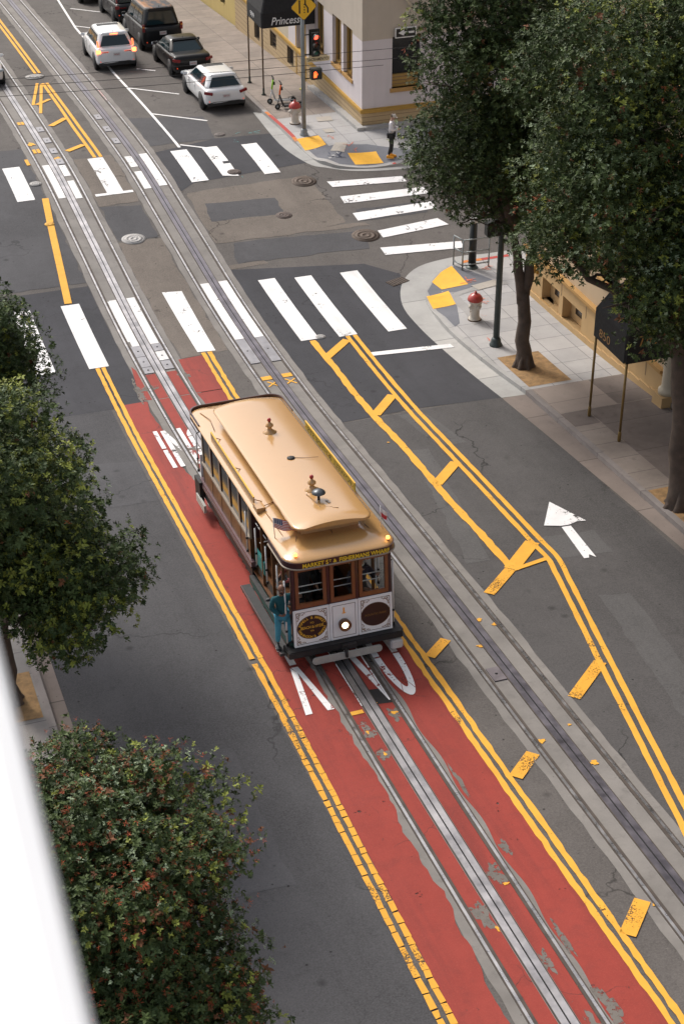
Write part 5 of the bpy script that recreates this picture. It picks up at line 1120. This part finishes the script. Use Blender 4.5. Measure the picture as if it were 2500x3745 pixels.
# overhead wires
WIRE=mat('wire',(.02,.02,.02),.5)
for k,(a,b,lab) in enumerate((((-8.0,54.9,5.78),(16.0,52.9,5.78),'thin overhead wire crossing the intersection, highest of the three'),((-8.0,54.3,5.75),(16.0,51.8,5.75),'thin overhead wire crossing the intersection, middle of the three'),((-7.5,53.4,5.72),(9.83,51.2,5.9),'thin overhead wire slanting across the lane markings, lowest of the three'))):
    g=G(); pts=[tuple(a[i]+(b[i]-a[i])*t/24-(.08*math.sin(PI*t/24) if i==2 else 0) for i in range(3)) for t in range(25)]; g.tube(pts,.009,WIRE,5,cap=False)
    o=g.build('overhead_wire'); tag(o,lab,'wire','overhead wires')
# pavement litter
g=G(); g.box((0,0,.03),(.16,.11,.05),mat('wrapper',(.6,.55,.15),.6),rz=.4); o=g.build('litter',bevel=.01); o.location=(11.7,66.3,gz(66.3)+.155); tag(o,'crumpled yellow wrapper lying by the corner building wall','litter')
# the ledge in front of the camera
g=G(); LED=m_noisy('ledge_white',(.86,.86,.86),.5,0,.02,2)
EDG=-8.992; ZT=22.257
ys=[-1.5+i*.25 for i in range(24)]
prof=[(-.9,-.30),(-.02,-.30),(0,-.28),(0,-.03),(-.008,-.012),(-.028,0),(-.9,.0)]
ed=lambda y: -9.003+(y-.86)*.018
g.rings([[(ed(y)+px,y,ZT+pz) for px,pz in prof] for y in ys],LED); o=g.build('window_ledge'); tag(o,'white window ledge close to the camera in the lower left corner','window ledge')

g=G(); g.tube([(14.05,60.12,12),(14.05,60.12,5.3),(14.3,60.14,5.0)],.055,CRM,10); o=g.build('drain_pipe'); tag(o,'beige drain pipe running down the corner building wall beside the tree','pipe')

# ================================================================ trees
def m_leaf(name,col,rough=.45,tr=.15,var=.3):
    m=mat(name,col,max(rough,.55),spec=.22); t=NT(m); b=t.b
    a=t.mix(t.ramp(t.noise(2.3,3),.3,.7),tuple(x*(1-var) for x in col),tuple(x*(1+var) for x in col)); t.base(a)
    return m
LF=[m_leaf('leaf_dark',(.036,.058,.018)),m_leaf('leaf_mid',(.068,.098,.030)),m_leaf('leaf_new',(.22,.25,.045)),m_leaf('leaf_bud_grey',(.26,.32,.20),.7),m_leaf('flower_red',(.36,.080,.035),.7),m_leaf('leaf_brown',(.15,.065,.03),.7)]
BARK=m_noisy('bark',(.085,.062,.048),.9,0,.35,5,bump=.8)
def rosette_mesh(pos,axis,kind,per,ll,wd,rs):
    """numpy: leaf quads around clump positions. returns verts, faces(count), mats"""
    N=len(pos); a=axis/np.linalg.norm(axis,axis=1)[:,None]
    h=np.where(np.abs(a[:,2:3])<.9,np.array([[0,0,1.]]),np.array([[1.,0,0]])); u=np.cross(a,h); u/=np.linalg.norm(u,axis=1)[:,None]; v=np.cross(a,u)
    ph=rs.uniform(0,2*PI,(N,1))+np.arange(per)[None]*2.4; el=np.linspace(.55,1.50,per)[None]+rs.uniform(-.22,.22,(N,per))
    fl=(kind==4)[:,None]; L=ll*rs.uniform(.7,1.25,(N,per))*np.clip(rs.lognormal(0,.28,(N,1)),.5,1.7)*np.where(fl,.72,1)*np.where((kind==3)[:,None],.62,1); W=wd*L*np.where(fl,.42,1)
    d=(np.cos(el)[...,None]*a[:,None]+np.sin(el)[...,None]*(np.cos(ph)[...,None]*u[:,None]+np.sin(ph)[...,None]*v[:,None]))
    s=np.cross(d,a[:,None]+.01); s/=np.linalg.norm(s,axis=2)[...,None]+1e-9
    base=pos[:,None]+a[:,None]*(rs.uniform(-.6,.5,(N,per))*ll*.9)[...,None]
    droop=np.array([0,0,-1.])*.18*L[...,None]
    p0=base; p2=base+d*L[...,None]+droop; mid=base+d*(L*.55)[...,None]; p1=mid+s*(W*.5)[...,None]; p3=mid-s*(W*.5)[...,None]
    V=np.stack([p0,p1,p2,p3],2).reshape(-1,3); K=np.repeat(kind,per)
    return V,K
def make_crown(name,parent,O,lobes,n,probs,ll=.075,per=9,wd=.42,seed=0,topbias=0):
    rs=np.random.default_rng(seed); B=np.array([l[:6] for l in lobes],float); sub=[]
    # every big lobe carries many small leafy heads; the leaves sit on those heads
    for b in B:
        k=int(38*(b[3]*b[4]*b[5])**(2/3)/1.6)+6; dd=rs.normal(size=(k,3)); dd/=np.linalg.norm(dd,axis=1)[:,None]
        dd[:,2]=np.where(rs.uniform(size=k)<.35,np.abs(dd[:,2]),dd[:,2])
        rr=rs.uniform(.66,.95,k)[:,None]; r_=rs.uniform(.26,.54,k)
        sub+= [np.concatenate([b[:3]+d_*b[3:6]*q_,[r0*1.1,r0*1.1,r0*.85]]) for d_,q_,r0 in zip(dd,rr,r_)]
        for _ in range(int(k*.35)):
            d_=rs.normal(size=3); d_/=np.linalg.norm(d_); sub.append(np.concatenate([b[:3]+d_*b[3:6]*rs.uniform(.2,.7),[.55,.55,.5]]))
    L=np.array(sub); vol=(L[:,3]*L[:,4]*L[:,5])**(2/3); idx=rs.choice(len(L),n,p=vol/vol.sum())
    d=rs.normal(size=(n,3)); d/=np.linalg.norm(d,axis=1)[:,None]; flip=(d[:,2]<0)&(rs.uniform(size=n)<.45); d[flip,2]*=-1
    r=rs.uniform(0,1,n)**.25; r=.35+.65*r; bump=1+.22*np.sin(d[:,0]*5+idx)*np.sin(d[:,1]*5+2*idx)+rs.normal(size=n)*.06
    pos=L[idx,:3]+d*L[idx,3:6]*(r*bump)[:,None]
    sprig=rs.uniform(size=n)<.03; pos[sprig]+=d[sprig]*rs.uniform(.05,.22,sprig.sum())[:,None]
    ax=d*.75+np.array([0,0,.75])+rs.normal(size=(n,3))*.35
    # kinds clustered by low-frequency field
    hA=rs.normal(size=len(L)); hB=rs.normal(size=len(L)); hC=rs.normal(size=len(L)); f=hA[idx]*1.3+np.sin(pos[:,0]*1.1+seed)+rs.normal(size=n)*.7
    f2=hB[idx]*1.2+np.sin(pos[:,1]*1.2+seed)+rs.normal(size=n)*.7
    kind=np.where(rs.uniform(size=n)<.5,0,1); out=(r>.84)&(d[:,2]>-.35)
    def thr(fld,p,mask): 
        t=np.quantile(fld[mask],1-p) if p>0 else 1e9; return mask&(fld>t)
    kind[thr(f,probs[0],out)]=2; k3=thr(f2,probs[1],out); kind[k3&(rs.uniform(size=n)<.75)]=3
    k4=thr(hC[idx]+.45*rs.normal(size=n),probs[2],out); kind[k4&(rs.uniform(size=n)<.7)]=4
    k5=(rs.uniform(size=n)<(.05 if probs[2]>.1 else .012)); kind[k5]=5
    # little sprigs sticking out at the edge
    V,K=rosette_mesh(pos,ax,kind,per,ll,wd,rs)
    V=V-np.array(O); nf=len(V)//4
    me=bpy.data.meshes.new(name); me.vertices.add(len(V)); me.vertices.foreach_set('co',V.astype(np.float32).ravel()); me.loops.add(nf*4); me.loops.foreach_set('vertex_index',np.arange(nf*4,dtype=np.int32)); me.polygons.add(nf); me.polygons.foreach_set('loop_start',np.arange(nf,dtype=np.int32)*4); me.polygons.foreach_set('loop_total',np.full(nf,4,dtype=np.int32))
    for m in LF: me.materials.append(m)
    me.polygons.foreach_set('material_index',K.astype(np.int32)); me.update(calc_edges=True); me.validate()
    return link(name,me,parent)
def tree(label,base,fork,lobes,n,probs,r0,seed,ll=.075,per=9,forks=None,group='street trees'):
    z=gz(base[1])+.15; O=(base[0],base[1],z); e=empty('street_tree',O,(0,0,0),label,'tree',group)
    q=random.Random(seed); g=G(); B=Vector((0,0,-.1)); Fk=Vector(fork)-Vector(O)
    def bend(a,b,n=7,amp=.12):
        return [a.lerp(b,k/n)+Vector((q.uniform(-amp,amp),q.uniform(-amp,amp),0))*math.sin(PI*k/n) for k in range(n+1)]
    tp=bend(B,Fk,8,.05*r0/.25); g.tube(tp,[r0*1.55,r0*1.12]+[r0*(1.0-.04*k) for k in range(7)],BARK,14)
    for k in range(7): a=k*2*PI/7+.3; g.tube([(math.cos(a)*r0*1.7,math.sin(a)*r0*1.7,-.12),(math.cos(a)*r0*1.1,math.sin(a)*r0*1.1,.08),(math.cos(a)*r0*.65,math.sin(a)*r0*.65,.5)],[r0*.28,r0*.38,r0*.25],BARK,7)
    FK=[Fk]
    if forks:
        FK=[Vector(f)-Vector(O) for f in forks]
        for f in FK: g.tube(bend(Fk-Vector((0,0,.35)),f,6,.05),[r0*(.80-.05*k) for k in range(7)],BARK,12)
    tk=g.build('trunk',e)
    for L in lobes:
        t=Vector(L[:3])-Vector(O); g=G(); S=min(FK,key=lambda f:abs(f.x-t.x)); pts=bend(S-Vector((0,0,.15)),t,7,.25); g.tube(pts,[r0*.62*(1-.105*k) for k in range(8)],BARK,9)
        for j in range(5):
            s=pts[3+j%4]; d=Vector((q.gauss(0,1),q.gauss(0,1),q.uniform(-.2,1))).normalized(); en=s+Vector((d.x*L[3]*.8,d.y*L[4]*.8,d.z*L[5]*.8)); g.tube(bend(s,en,5,.12),[r0*.22*(1-.17*k) for k in range(6)],BARK,6)
            s2=s.lerp(en,.5); 
            for jj in range(2):
                d=Vector((q.gauss(0,1),q.gauss(0,1),q.uniform(-.6,1))).normalized(); g.tube(bend(s2,s2+d*L[3]*.45,3,.05),[r0*.10,r0*.08,r0*.05,r0*.02],BARK,5)
        g.build('limb',e)
    make_crown('crown',e,O,lobes,n,probs,ll,per,.42,seed)
    return e
tree('tall dense street tree on the near corner with its forked trunk behind the hydrant',(10.14,39.74),(10.05,39.9,gz(39.7)+2.5),
  [(8.1,39.9,7.0,1.85,1.9,1.95),(9.7,40.2,8.6,2.1,2.0,2.2),(7.95,39.4,9.6,1.85,1.9,2.0),(9.5,39.6,11.1,2.2,2.0,2.1),(8.7,41.0,5.9,1.6,1.6,1.25),(10.3,40.0,6.5,1.5,1.6,1.6),(7.9,41.0,11.8,1.8,1.7,1.9),(9.7,40.6,5.1,1.15,1.2,.9),(9.2,39.2,7.4,1.5,1.3,1.8),(10.9,39.9,9.4,1.5,1.6,2.0)],34000,(.07,.16,.006),.22,3,.074,9,forks=[(9.72,40.1,gz(39.7)+4.3),(10.35,39.9,gz(39.7)+4.6)])  # fewer pale leaf kinds: shade beside the next crown put into leaf colour
tree('largest street tree filling the upper right of the photo above the black awning',(10.0,30.1),(9.75,30.6,gz(30.1)+4.3),
  [(7.45,30.6,9.4,2.0,2.1,2.0),(9.3,30.4,7.8,1.9,2.0,1.8),(7.7,31.6,11.5,2.1,2.0,2.0),(9.6,31.2,10.4,2.2,2.2,2.2),(8.75,29.4,7.5,1.3,1.5,1.35),(9.9,31.8,12.6,2.0,2.0,2.0),(8.3,33.2,9.2,1.5,1.5,1.8),(8.9,33.0,7.9,1.6,1.4,1.4),(7.6,33.0,7.2,.95,1.1,1.0),(9.9,28.9,8.9,1.5,1.5,1.8),(9.0,30.6,6.3,.8,.9,.75)],44000,(.20,.26,.018),.27,5,.073,9)
tree('dense green street tree at the middle of the left edge over the pavement',(-7.0,27.6),(-6.95,27.4,gz(27.6)+2.6),
  [(-6.55,26.4,6.3,2.0,2.1,2.0),(-6.0,25.2,5.7,1.6,1.7,1.5),(-7.2,25.2,8.0,2.1,2.1,1.8),(-5.95,26.6,4.6,1.2,1.3,1.1),(-7.6,27.2,6.6,1.8,1.9,1.9)],26000,(.20,.05,.002),.22,8,.074,9)
tree('farther dark street tree at the left edge above the nearest crosswalk',(-7.0,33.5),(-6.95,33.3,gz(33.5)+2.8),
  [(-6.1,30.6,8.0,.95,1.0,1.0),(-6.0,31.2,7.0,.95,1.0,.9),(-6.9,32.2,7.6,1.6,1.6,1.6),(-7.5,33.4,6.6,1.6,1.6,1.6)],12000,(.10,.04,.0),.22,9,.074,9)
tree('red flowering street tree in the lower left foreground',(-7.1,15.6),(-7.0,15.8,gz(15.6)+2.3),
  [(-6.9,17.5,7.15,1.2,1.3,1.05),(-6.3,16.9,6.9,1.35,1.4,1.2),(-7.1,16.2,6.8,1.5,1.6,1.5),(-6.05,16.2,5.9,1.2,1.2,1.2),(-6.65,15.4,5.6,1.3,1.4,1.1),(-6.2,15.3,4.9,1.0,1.1,.95),(-7.7,17.2,7.2,1.25,1.3,1.05),(-7.4,15.0,6.0,1.2,1.2,1.2)],38000,(.09,.38,.30),.18,13,.060,9)

# ================================================================ people
SK1=m_noisy('skin_brown',(.20,.095,.06),.5,0,.08,8); SK2=m_noisy('skin_light',(.42,.25,.18),.5,0,.08,8)
def skin_mesh(nodes,edges,root,sub=1):
    """nodes: name->(pos,radius); grows one continuous surface"""
    me=bpy.data.meshes.new('s'); names=list(nodes); me.from_pydata([nodes[n][0] for n in names],[(names.index(a),names.index(b)) for a,b in edges],[])
    o=bpy.data.objects.new('s',me); C.objects.link(o); md=o.modifiers.new('k','SKIN'); md.use_smooth_shade=True; md.branch_smoothing=.6
    for i,n in enumerate(names):
        r=nodes[n][1]; r=r if isinstance(r,tuple) else (r,r); me.skin_vertices[0].data[i].radius=r; me.skin_vertices[0].data[i].use_root=(n==root)
    s=o.modifiers.new('u','SUBSURF'); s.levels=sub; s.render_levels=sub
    dg=bpy.context.evaluated_depsgraph_get(); ev=bpy.data.meshes.new_from_object(o.evaluated_get(dg)); bpy.data.objects.remove(o)
    vs=[tuple(v.co) for v in ev.vertices]; fs=[tuple(p.vertices) for p in ev.polygons]; bpy.data.meshes.remove(ev); bpy.data.meshes.remove(me); return vs,fs
def ball(g,c,r,m,n=12,k=8,M=None):
    vs=[];fs=[]
    for i in range(k+1):
        a=PI*i/k
        for j in range(n):
            b=2*PI*j/n; v=Vector((r[0]*math.sin(a)*math.cos(b),r[1]*math.sin(a)*math.sin(b),r[2]*math.cos(a)))
            if M: v=M@v
            vs.append(Vector(c)+v)
    for i in range(k):
        for j in range(n): fs.append((i*n+j,i*n+(j+1)%n,(i+1)*n+(j+1)%n,(i+1)*n+j))
    g.add(vs,fs,m,True)
def person(label,loc,rz,J,skin,top,trous,shoe,sole,hair=None,cap=None,mask=None,beard=None,parent=None,group=None,phone=None,sc_=1,curl=1.0,facerot=(0,0)):
    """J joints, facing -y, z up, ground 0"""
    e=empty('person',loc,(0,0,rz),label,'person',group); e.scale=(sc_,)*3
    V=lambda n: Vector(J[n])
    g=G()
    nodes={'pel':(V('pel'),(.105,.085)),'chest':(V('chest'),(.115,.085)),'neck':(V('neck'),.055),'hd':(V('head')-Vector((0,0,.05)),.06)}
    ed=[('pel','chest'),('chest','neck'),('neck','hd')]
    for s in 'LR':
        nodes.update({'sh'+s:(V('sh'+s),.045),'el'+s:(V('el'+s),.042),'wr'+s:(V('wr'+s),.028),'hp'+s:(V('hp'+s),.065),'kn'+s:(V('kn'+s),.048),'an'+s:(V('an'+s),.042)})
        hd=(V('wr'+s)-V('el'+s)).normalized() if 'hd'+s not in J else (V('hd'+s)-V('wr'+s)).normalized(); nodes['pm'+s]=(V('wr'+s)+hd*.075,(.034,.020))
        ed+=[('chest','sh'+s),('sh'+s,'el'+s),('el'+s,'wr'+s),('wr'+s,'pm'+s),('pel','hp'+s),('hp'+s,'kn'+s),('kn'+s,'an'+s)]
    vs,fs=skin_mesh(nodes,ed,'pel'); g.add(vs,fs,skin,True)
    # head with face
    yaw_,pit_=facerot; Mh=(Matrix.Rotation(yaw_,3,'Z')@Matrix.Rotation(pit_,3,'X')); H=V('head'); hp=lambda x,y,z: H+Mh@Vector((x,y,z))
    ball(g,H,(.074,.092,.112),skin,16,12,Mh); ball(g,hp(0,-.022,-.055),(.056,.062,.062),skin,14,8,Mh)
    ball(g,hp(0,-.098,-.008),(.014,.02,.026),skin,8,6,Mh); g.tube([hp(-.022,-.085,-.052),hp(0,-.091,-.053),hp(.022,-.085,-.052)],.006,mat('lips',(.20,.07,.06),.5),6)
    for s in (-1,1):
        ball(g,hp(s*.030,-.080,.012),(.013,.010,.009),mat('eye_white',(.6,.6,.58),.3),8,6,Mh); ball(g,hp(s*.030,-.088,.012),(.006,.004,.006),SLOT,8,6,Mh)
        g.tube([hp(s*.014,-.090,.034),hp(s*.045,-.080,.034)],.005,SLOT,5); ball(g,hp(s*.076,.005,.0),(.010,.022,.032),skin,8,6,Mh)
    # five fingers a hand, curled
    for s in 'LR':
        w_=V('wr'+s); d=(V('hd'+s)-w_).normalized() if 'hd'+s in J else (w_-V('el'+s)).normalized(); p=w_+d*.085
        pn=Vector(J.get('pn'+s,(0,-1,0))).normalized(); side=d.cross(pn).normalized(); pn=side.cross(d).normalized()
        for k,(o_,L_) in enumerate(((-.030,.062),(-.010,.074),(.010,.070),(.028,.054))):
            a=p+side*o_; c1=a+d*L_*.45+pn*.008*curl; c2=c1+(d*(.25-.35*curl)+pn*.9*curl).normalized()*L_*.35 if curl>.1 else c1+d*L_*.35; c3=c2+(pn*.6-d*.6*curl).normalized()*L_*.25*max(curl,.3)
            g.tube([a-d*.02,c1,c2,c3],[.0092,.0088,.0080,.0065],skin,6)
        t0=w_+d*.035-side*.028*(1 if s=='L' else -1); g.tube([t0,t0-side*.022*(1 if s=='L' else -1)+d*.03+pn*.012,t0-side*.012*(1 if s=='L' else -1)+d*.055+pn*.026],[.012,.0105,.008],skin,6)
    g.build('body',e)
    # clothes follow the same skeleton, a little larger
    def cl(name,nd,edg,root,m,sub=1): 
        vs,fs=skin_mesh(nd,edg,root,sub); q=G(); q.add(vs,fs,m,True); return q.build(name,e)
    T={'pel':(V('pel')-Vector((0,0,.05)),(.172,.14)),'w':(V('pel').lerp(V('chest'),.5),(.155,.125)),'chest':(V('chest'),(.185,.14)),'col':(V('chest').lerp(V('neck'),.82),(.078,.075))}
    te=[('pel','w'),('w','chest'),('chest','col')]
    for s in 'LR': T.update({'sh'+s:(V('sh'+s),.085),'el'+s:(V('el'+s),.066),'wr'+s:(V('el'+s).lerp(V('wr'+s),.93),.044)}); te+=[('chest','sh'+s),('sh'+s,'el'+s),('el'+s,'wr'+s)]
    cl('jacket',T,te,'chest',top)
    T={'pel':(V('pel')-Vector((0,0,.01)),(.150,.122))}; te=[]
    for s in 'LR': T.update({'hp'+s:(V('hp'+s),(.098,.098)),'kn'+s:(V('kn'+s),.074),'an'+s:(V('kn'+s).lerp(V('an'+s),.94),.060)}); te+=[('pel','hp'+s),('hp'+s,'kn'+s),('kn'+s,'an'+s)]
    cl('trousers',T,te,'pel',trous)
    for s in 'LR':
        a=V('an'+s); t=V('to'+s); d=(t-a); d.z=0; d.normalize(); q=G(); n=Vector((-d.y,d.x,0)); zb=a.z-.085
        def ring(c,w,h,z0): return [tuple(c+n*w*x+Vector((0,0,z0-c.z+h*z))) for x,z in ((-1,0),(-1,.4),(-.7,.9),(0,1),(.7,.9),(1,.4),(1,0))]
        q.rings([ring(a-d*.075,.026,.075,zb),ring(a-d*.05,.038,.10,zb),ring(a+d*.03,.040,.095,zb),ring(a+d*.10,.046,.06,zb),ring(a+d*.17,.040,.045,zb),ring(a+d*.20,.020,.03,zb)],shoe,smooth=True)
        sh_=q.build('shoe',e); q=G(); q.rings([[tuple(v) for v in (a-d*.08-n*.035+Vector((0,0,z_-a.z)),a-d*.08+n*.035+Vector((0,0,z_-a.z)),a+d*.10+n*.05+Vector((0,0,z_-a.z)),a+d*.205+n*.02+Vector((0,0,z_-a.z)),a+d*.205-n*.02+Vector((0,0,z_-a.z)),a+d*.10-n*.05+Vector((0,0,z_-a.z)))] for z_ in (zb-.022,zb)],sole); q.build('sole',sh_)
    if hair:
        q=G(); kind,hm=hair; ball(q,hp(0,.014,.026),(.083,.094,.102),hm,16,10,Mh)
        if kind=='long': ball(q,hp(0,.05,-.05),(.088,.07,.13),hm,14,9,Mh)
        q.build('hair',e)
    if beard: q=G(); ball(q,hp(0,-.040,-.068),(.058,.058,.048),beard,14,8,Mh); q.build('beard',e)
    if mask: q=G(); ball(q,hp(0,-.045,-.045),(.062,.064,.050),mask,14,8,Mh); q.build('face_mask',e)
    if cap:
        q=G(); ball(q,hp(0,.0,.040),(.086,.102,.088),cap,16,10,Mh); q.rings([[hp(x,y,z) for x,y in ((-.06,-.07),(.06,-.07),(.055,-.14),(.025,-.168),(-.025,-.168),(-.055,-.14))] for z in (.036,.046)],cap); q.build('cap',e)
    return e
base={'pel':(0,0,.95),'chest':(0,0,1.30),'neck':(0,-.005,1.49),'head':(0,-.02,1.62),'shL':(-.185,0,1.41),'shR':(.185,0,1.41),'hpL':(-.095,0,.90),'hpR':(.095,0,.90),
 'knL':(-.105,-.02,.50),'knR':(.105,-.02,.50),'anL':(-.11,.01,.107),'anR':(.11,.01,.107),'toL':(-.12,-.2,.05),'toR':(.12,-.2,.05),'elL':(-.25,.03,1.13),'elR':(.25,.03,1.13),'wrL':(-.24,-.1,.90),'wrR':(.24,-.1,.90)}
TEALS=m_noisy('sweater_teal',(.006,.075,.095),.85,0,.2,6); JEAN=m_noisy('jeans_blue',(.05,.27,.40),.8,0,.25,7); DKS=mat('shoe_dark',(.03,.035,.04),.6); WS=mat('sole_white',(.6,.6,.6),.6)
CCM=Matrix.Translation(cc.location)@Matrix.Rotation(slope,4,'X')
def incar(x,y,z): return tuple(CCM@Vector((x,y,z)))
# man on the running board
J=dict(base); J.update({'elR':(.32,-.02,1.14),'wrR':(.205,-.205,1.10),'hdR':(.12,-.245,1.115),'pnR':(-.2,-.4,0),'elL':(-.245,.0,1.13),'wrL':(-.09,-.20,1.03),'hdL':(-.01,-.26,1.05),'pnL':(0,0,1),'anL':(-.10,.05,.107),'toL':(-.15,-.15,.05),'anR':(.12,-.10,.107),'toR':(.15,-.3,.05),'knR':(.12,-.10,.52),'knL':(-.10,-.02,.50)})
person('man in teal sweater and blue jeans riding the cable car running board',incar(-1.26,.20,.345),0,J,SK1,TEALS,JEAN,DKS,WS,hair=None,beard=mat('beard_dark',(.02,.015,.012),.8),group=None,facerot=(.1,.12),sc_=.94)
# pedestrian with the phone
J=dict(base); J.update({'elL':(-.24,-.04,1.16),'wrL':(-.07,-.27,1.14),'hdL':(-.02,-.33,1.15),'pnL':(0,0,1),'elR':(.24,-.04,1.16),'wrR':(.08,-.27,1.13),'hdR':(.03,-.33,1.15),'pnR':(0,0,1),'head':(0,-.06,1.61),'anL':(-.1,.08,.107),'toL':(-.1,-.15,.05)})
person('person in white jacket, pale cap and black trousers looking down at the far corner',(12.33,57.0,gz(57)+.15-.03),R(62),J,SK2,m_noisy('jacket_white',(.62,.60,.62),.8,0,.08,8),mat('trousers_black',(.018,.018,.02),.8),mat('shoe_yellow',(.75,.33,.02),.6),mat('shoe_yellow'),cap=m_noisy('cap_beige',(.52,.49,.44),.8,0,.06,8),hair=('short',mat('hair_brown',(.06,.035,.02),.7)),facerot=(0,.5))
# seated passengers
def seated(): 
    J=dict(base); z=-.40
    for k,v in list(J.items()):
        if k[:2] in ('pe','ch','ne','he','sh','el','hp'): J[k]=(v[0],v[1]+.0,v[2]+z)
    J.update({'pel':(0,.04,.58),'hpL':(-.09,.0,.54),'hpR':(.09,.0,.54),'knL':(-.12,-.40,.52),'knR':(.12,-.40,.52),'anL':(-.12,-.42,.11),'anR':(.12,-.42,.11),'toL':(-.12,-.6,.05),'toR':(.12,-.6,.05),'wrL':(-.14,-.26,.62),'wrR':(.14,-.26,.62),'elL':(-.25,-.04,.76),'elR':(.25,-.04,.76)}); return J
hg=mat('hair_grey',(.30,.28,.26),.8); hb=mat('hair_black',(.010,.010,.011),.5)
person('passenger in a beige coat with grey hair seated behind the man in the teal sweater',incar(-.52,.95,.50),R(-90),seated(),SK2,m_noisy('coat_beige',(.22,.18,.14),.85,0,.1,6),mat('trousers_grey',(.06,.06,.065),.8),DKS,DKS,hair=('short',hg),group='passengers on the open benches')
person('passenger in a pink shirt seated on the open bench farther back',incar(-.52,1.75,.50),R(-90),seated(),SK2,m_noisy('shirt_pink',(.33,.09,.09),.8,0,.1,6),mat('trousers_grey'),DKS,DKS,hair=('short',hb),group='passengers on the open benches')
J=dict(base); J.update({'elR':(.30,-.10,1.22),'wrR':(.16,-.30,1.28),'elL':(-.28,-.05,1.2),'wrL':(-.10,-.28,1.26)})
J2=seated(); J2.update({'wrR':(.20,-.32,1.02),'elR':(.28,-.12,.82),'wrL':(-.02,-.30,.74)})
person('woman with black hair and white face mask seen through the right front window',incar(.58,.52,.62),R(12),J2,SK2,m_noisy('jacket_dark',(.035,.03,.045),.8,0,.1,6),mat('trousers_grey'),DKS,DKS,hair=('long',hb),mask=mat('mask_white',(.62,.66,.60),.7),facerot=(.1,.1),sc_=1.12)
J=dict(base); J.update({'wrR':(.16,-.28,1.0),'wrL':(-.16,-.28,1.0)})
person('operator in dark clothes standing at the levers behind the middle window',incar(.02,1.35,.66),0,J,SK1,mat('uniform_dark',(.015,.014,.018),.8),mat('uniform_dark'),DKS,DKS,cap=mat('cap_dark',(.015,.015,.018),.7))
J=dict(base); J.update({'wrR':(.16,-.28,1.0)})
person('passenger in dark clothes standing behind the left front window',incar(-.62,.62,.66),R(20),J,SK2,mat('coat_black',(.014,.014,.016),.8),mat('coat_black'),DKS,DKS,hair=('short',hb),sc_=.93)
# ---------------------------------------------------------------- camera & light
cam=bpy.data.cameras.new('camera'); co=bpy.data.objects.new('camera',cam); C.objects.link(co); sc.camera=co
F,PIT,ROLL,YAW=6074.99366,0.57074,-0.00249,0.3283; CAMP=Vector((-9.10012,0,23.25716))
cam.sensor_fit='VERTICAL'; cam.sensor_height=36; cam.lens=F/3745*36; cam.clip_end=1000; cam.clip_start=.05
fw_=Vector((math.sin(YAW)*math.cos(PIT),math.cos(YAW)*math.cos(PIT),-math.sin(PIT))); rt=Vector((math.cos(YAW),-math.sin(YAW),0)); up=rt.cross(fw_)
rt2=math.cos(ROLL)*rt+math.sin(ROLL)*up; up2=-math.sin(ROLL)*rt+math.cos(ROLL)*up
co.matrix_world=Matrix(((rt2.x,up2.x,-fw_.x,CAMP.x),(rt2.y,up2.y,-fw_.y,CAMP.y),(rt2.z,up2.z,-fw_.z,CAMP.z),(0,0,0,1)))
cam.dof.use_dof=True; cam.dof.focus_distance=36; cam.dof.aperture_fstop=4.5
SUN_EL,SUN_AZ=R(46),R(-22)   # azimuth measured from +y towards +x
w=bpy.data.worlds.new('World'); sc.world=w; w.use_nodes=True; nt=w.node_tree
sk=nt.nodes.new('ShaderNodeTexSky'); sk.sky_type='NISHITA'; sk.sun_disc=False; sk.sun_elevation=SUN_EL; sk.sun_rotation=SUN_AZ; sk.air_density=1.0; sk.dust_density=3.5; sk.ozone_density=.6
bg=nt.nodes['Background']; bg.inputs['Strength'].default_value=.15; hs=nt.nodes.new('ShaderNodeHueSaturation'); hs.inputs['Saturation'].default_value=.45; nt.links.new(sk.outputs[0],hs.inputs['Color']); mx=nt.nodes.new('ShaderNodeMix'); mx.data_type='RGBA'; mx.blend_type='MULTIPLY'; mx.inputs[0].default_value=1; mx.inputs[7].default_value=(1.02,1.0,.985,1); nt.links.new(hs.outputs[0],mx.inputs[6]); nt.links.new(mx.outputs[2],bg.inputs[0])
sl=bpy.data.lights.new('sun','SUN'); sl.energy=1.9; sl.angle=R(15); sl.color=(1,.95,.88); so=bpy.data.objects.new('sun',sl); C.objects.link(so)
d=Vector((math.sin(SUN_AZ)*math.cos(SUN_EL),math.cos(SUN_AZ)*math.cos(SUN_EL),math.sin(SUN_EL))); so.rotation_euler=(-d).to_track_quat('-Z','Y').to_euler(); so.location=(0,20,60)
sc.view_settings.view_transform='Standard'; sc.view_settings.look='None'; sc.view_settings.gamma=1; sc.view_settings.exposure=.36
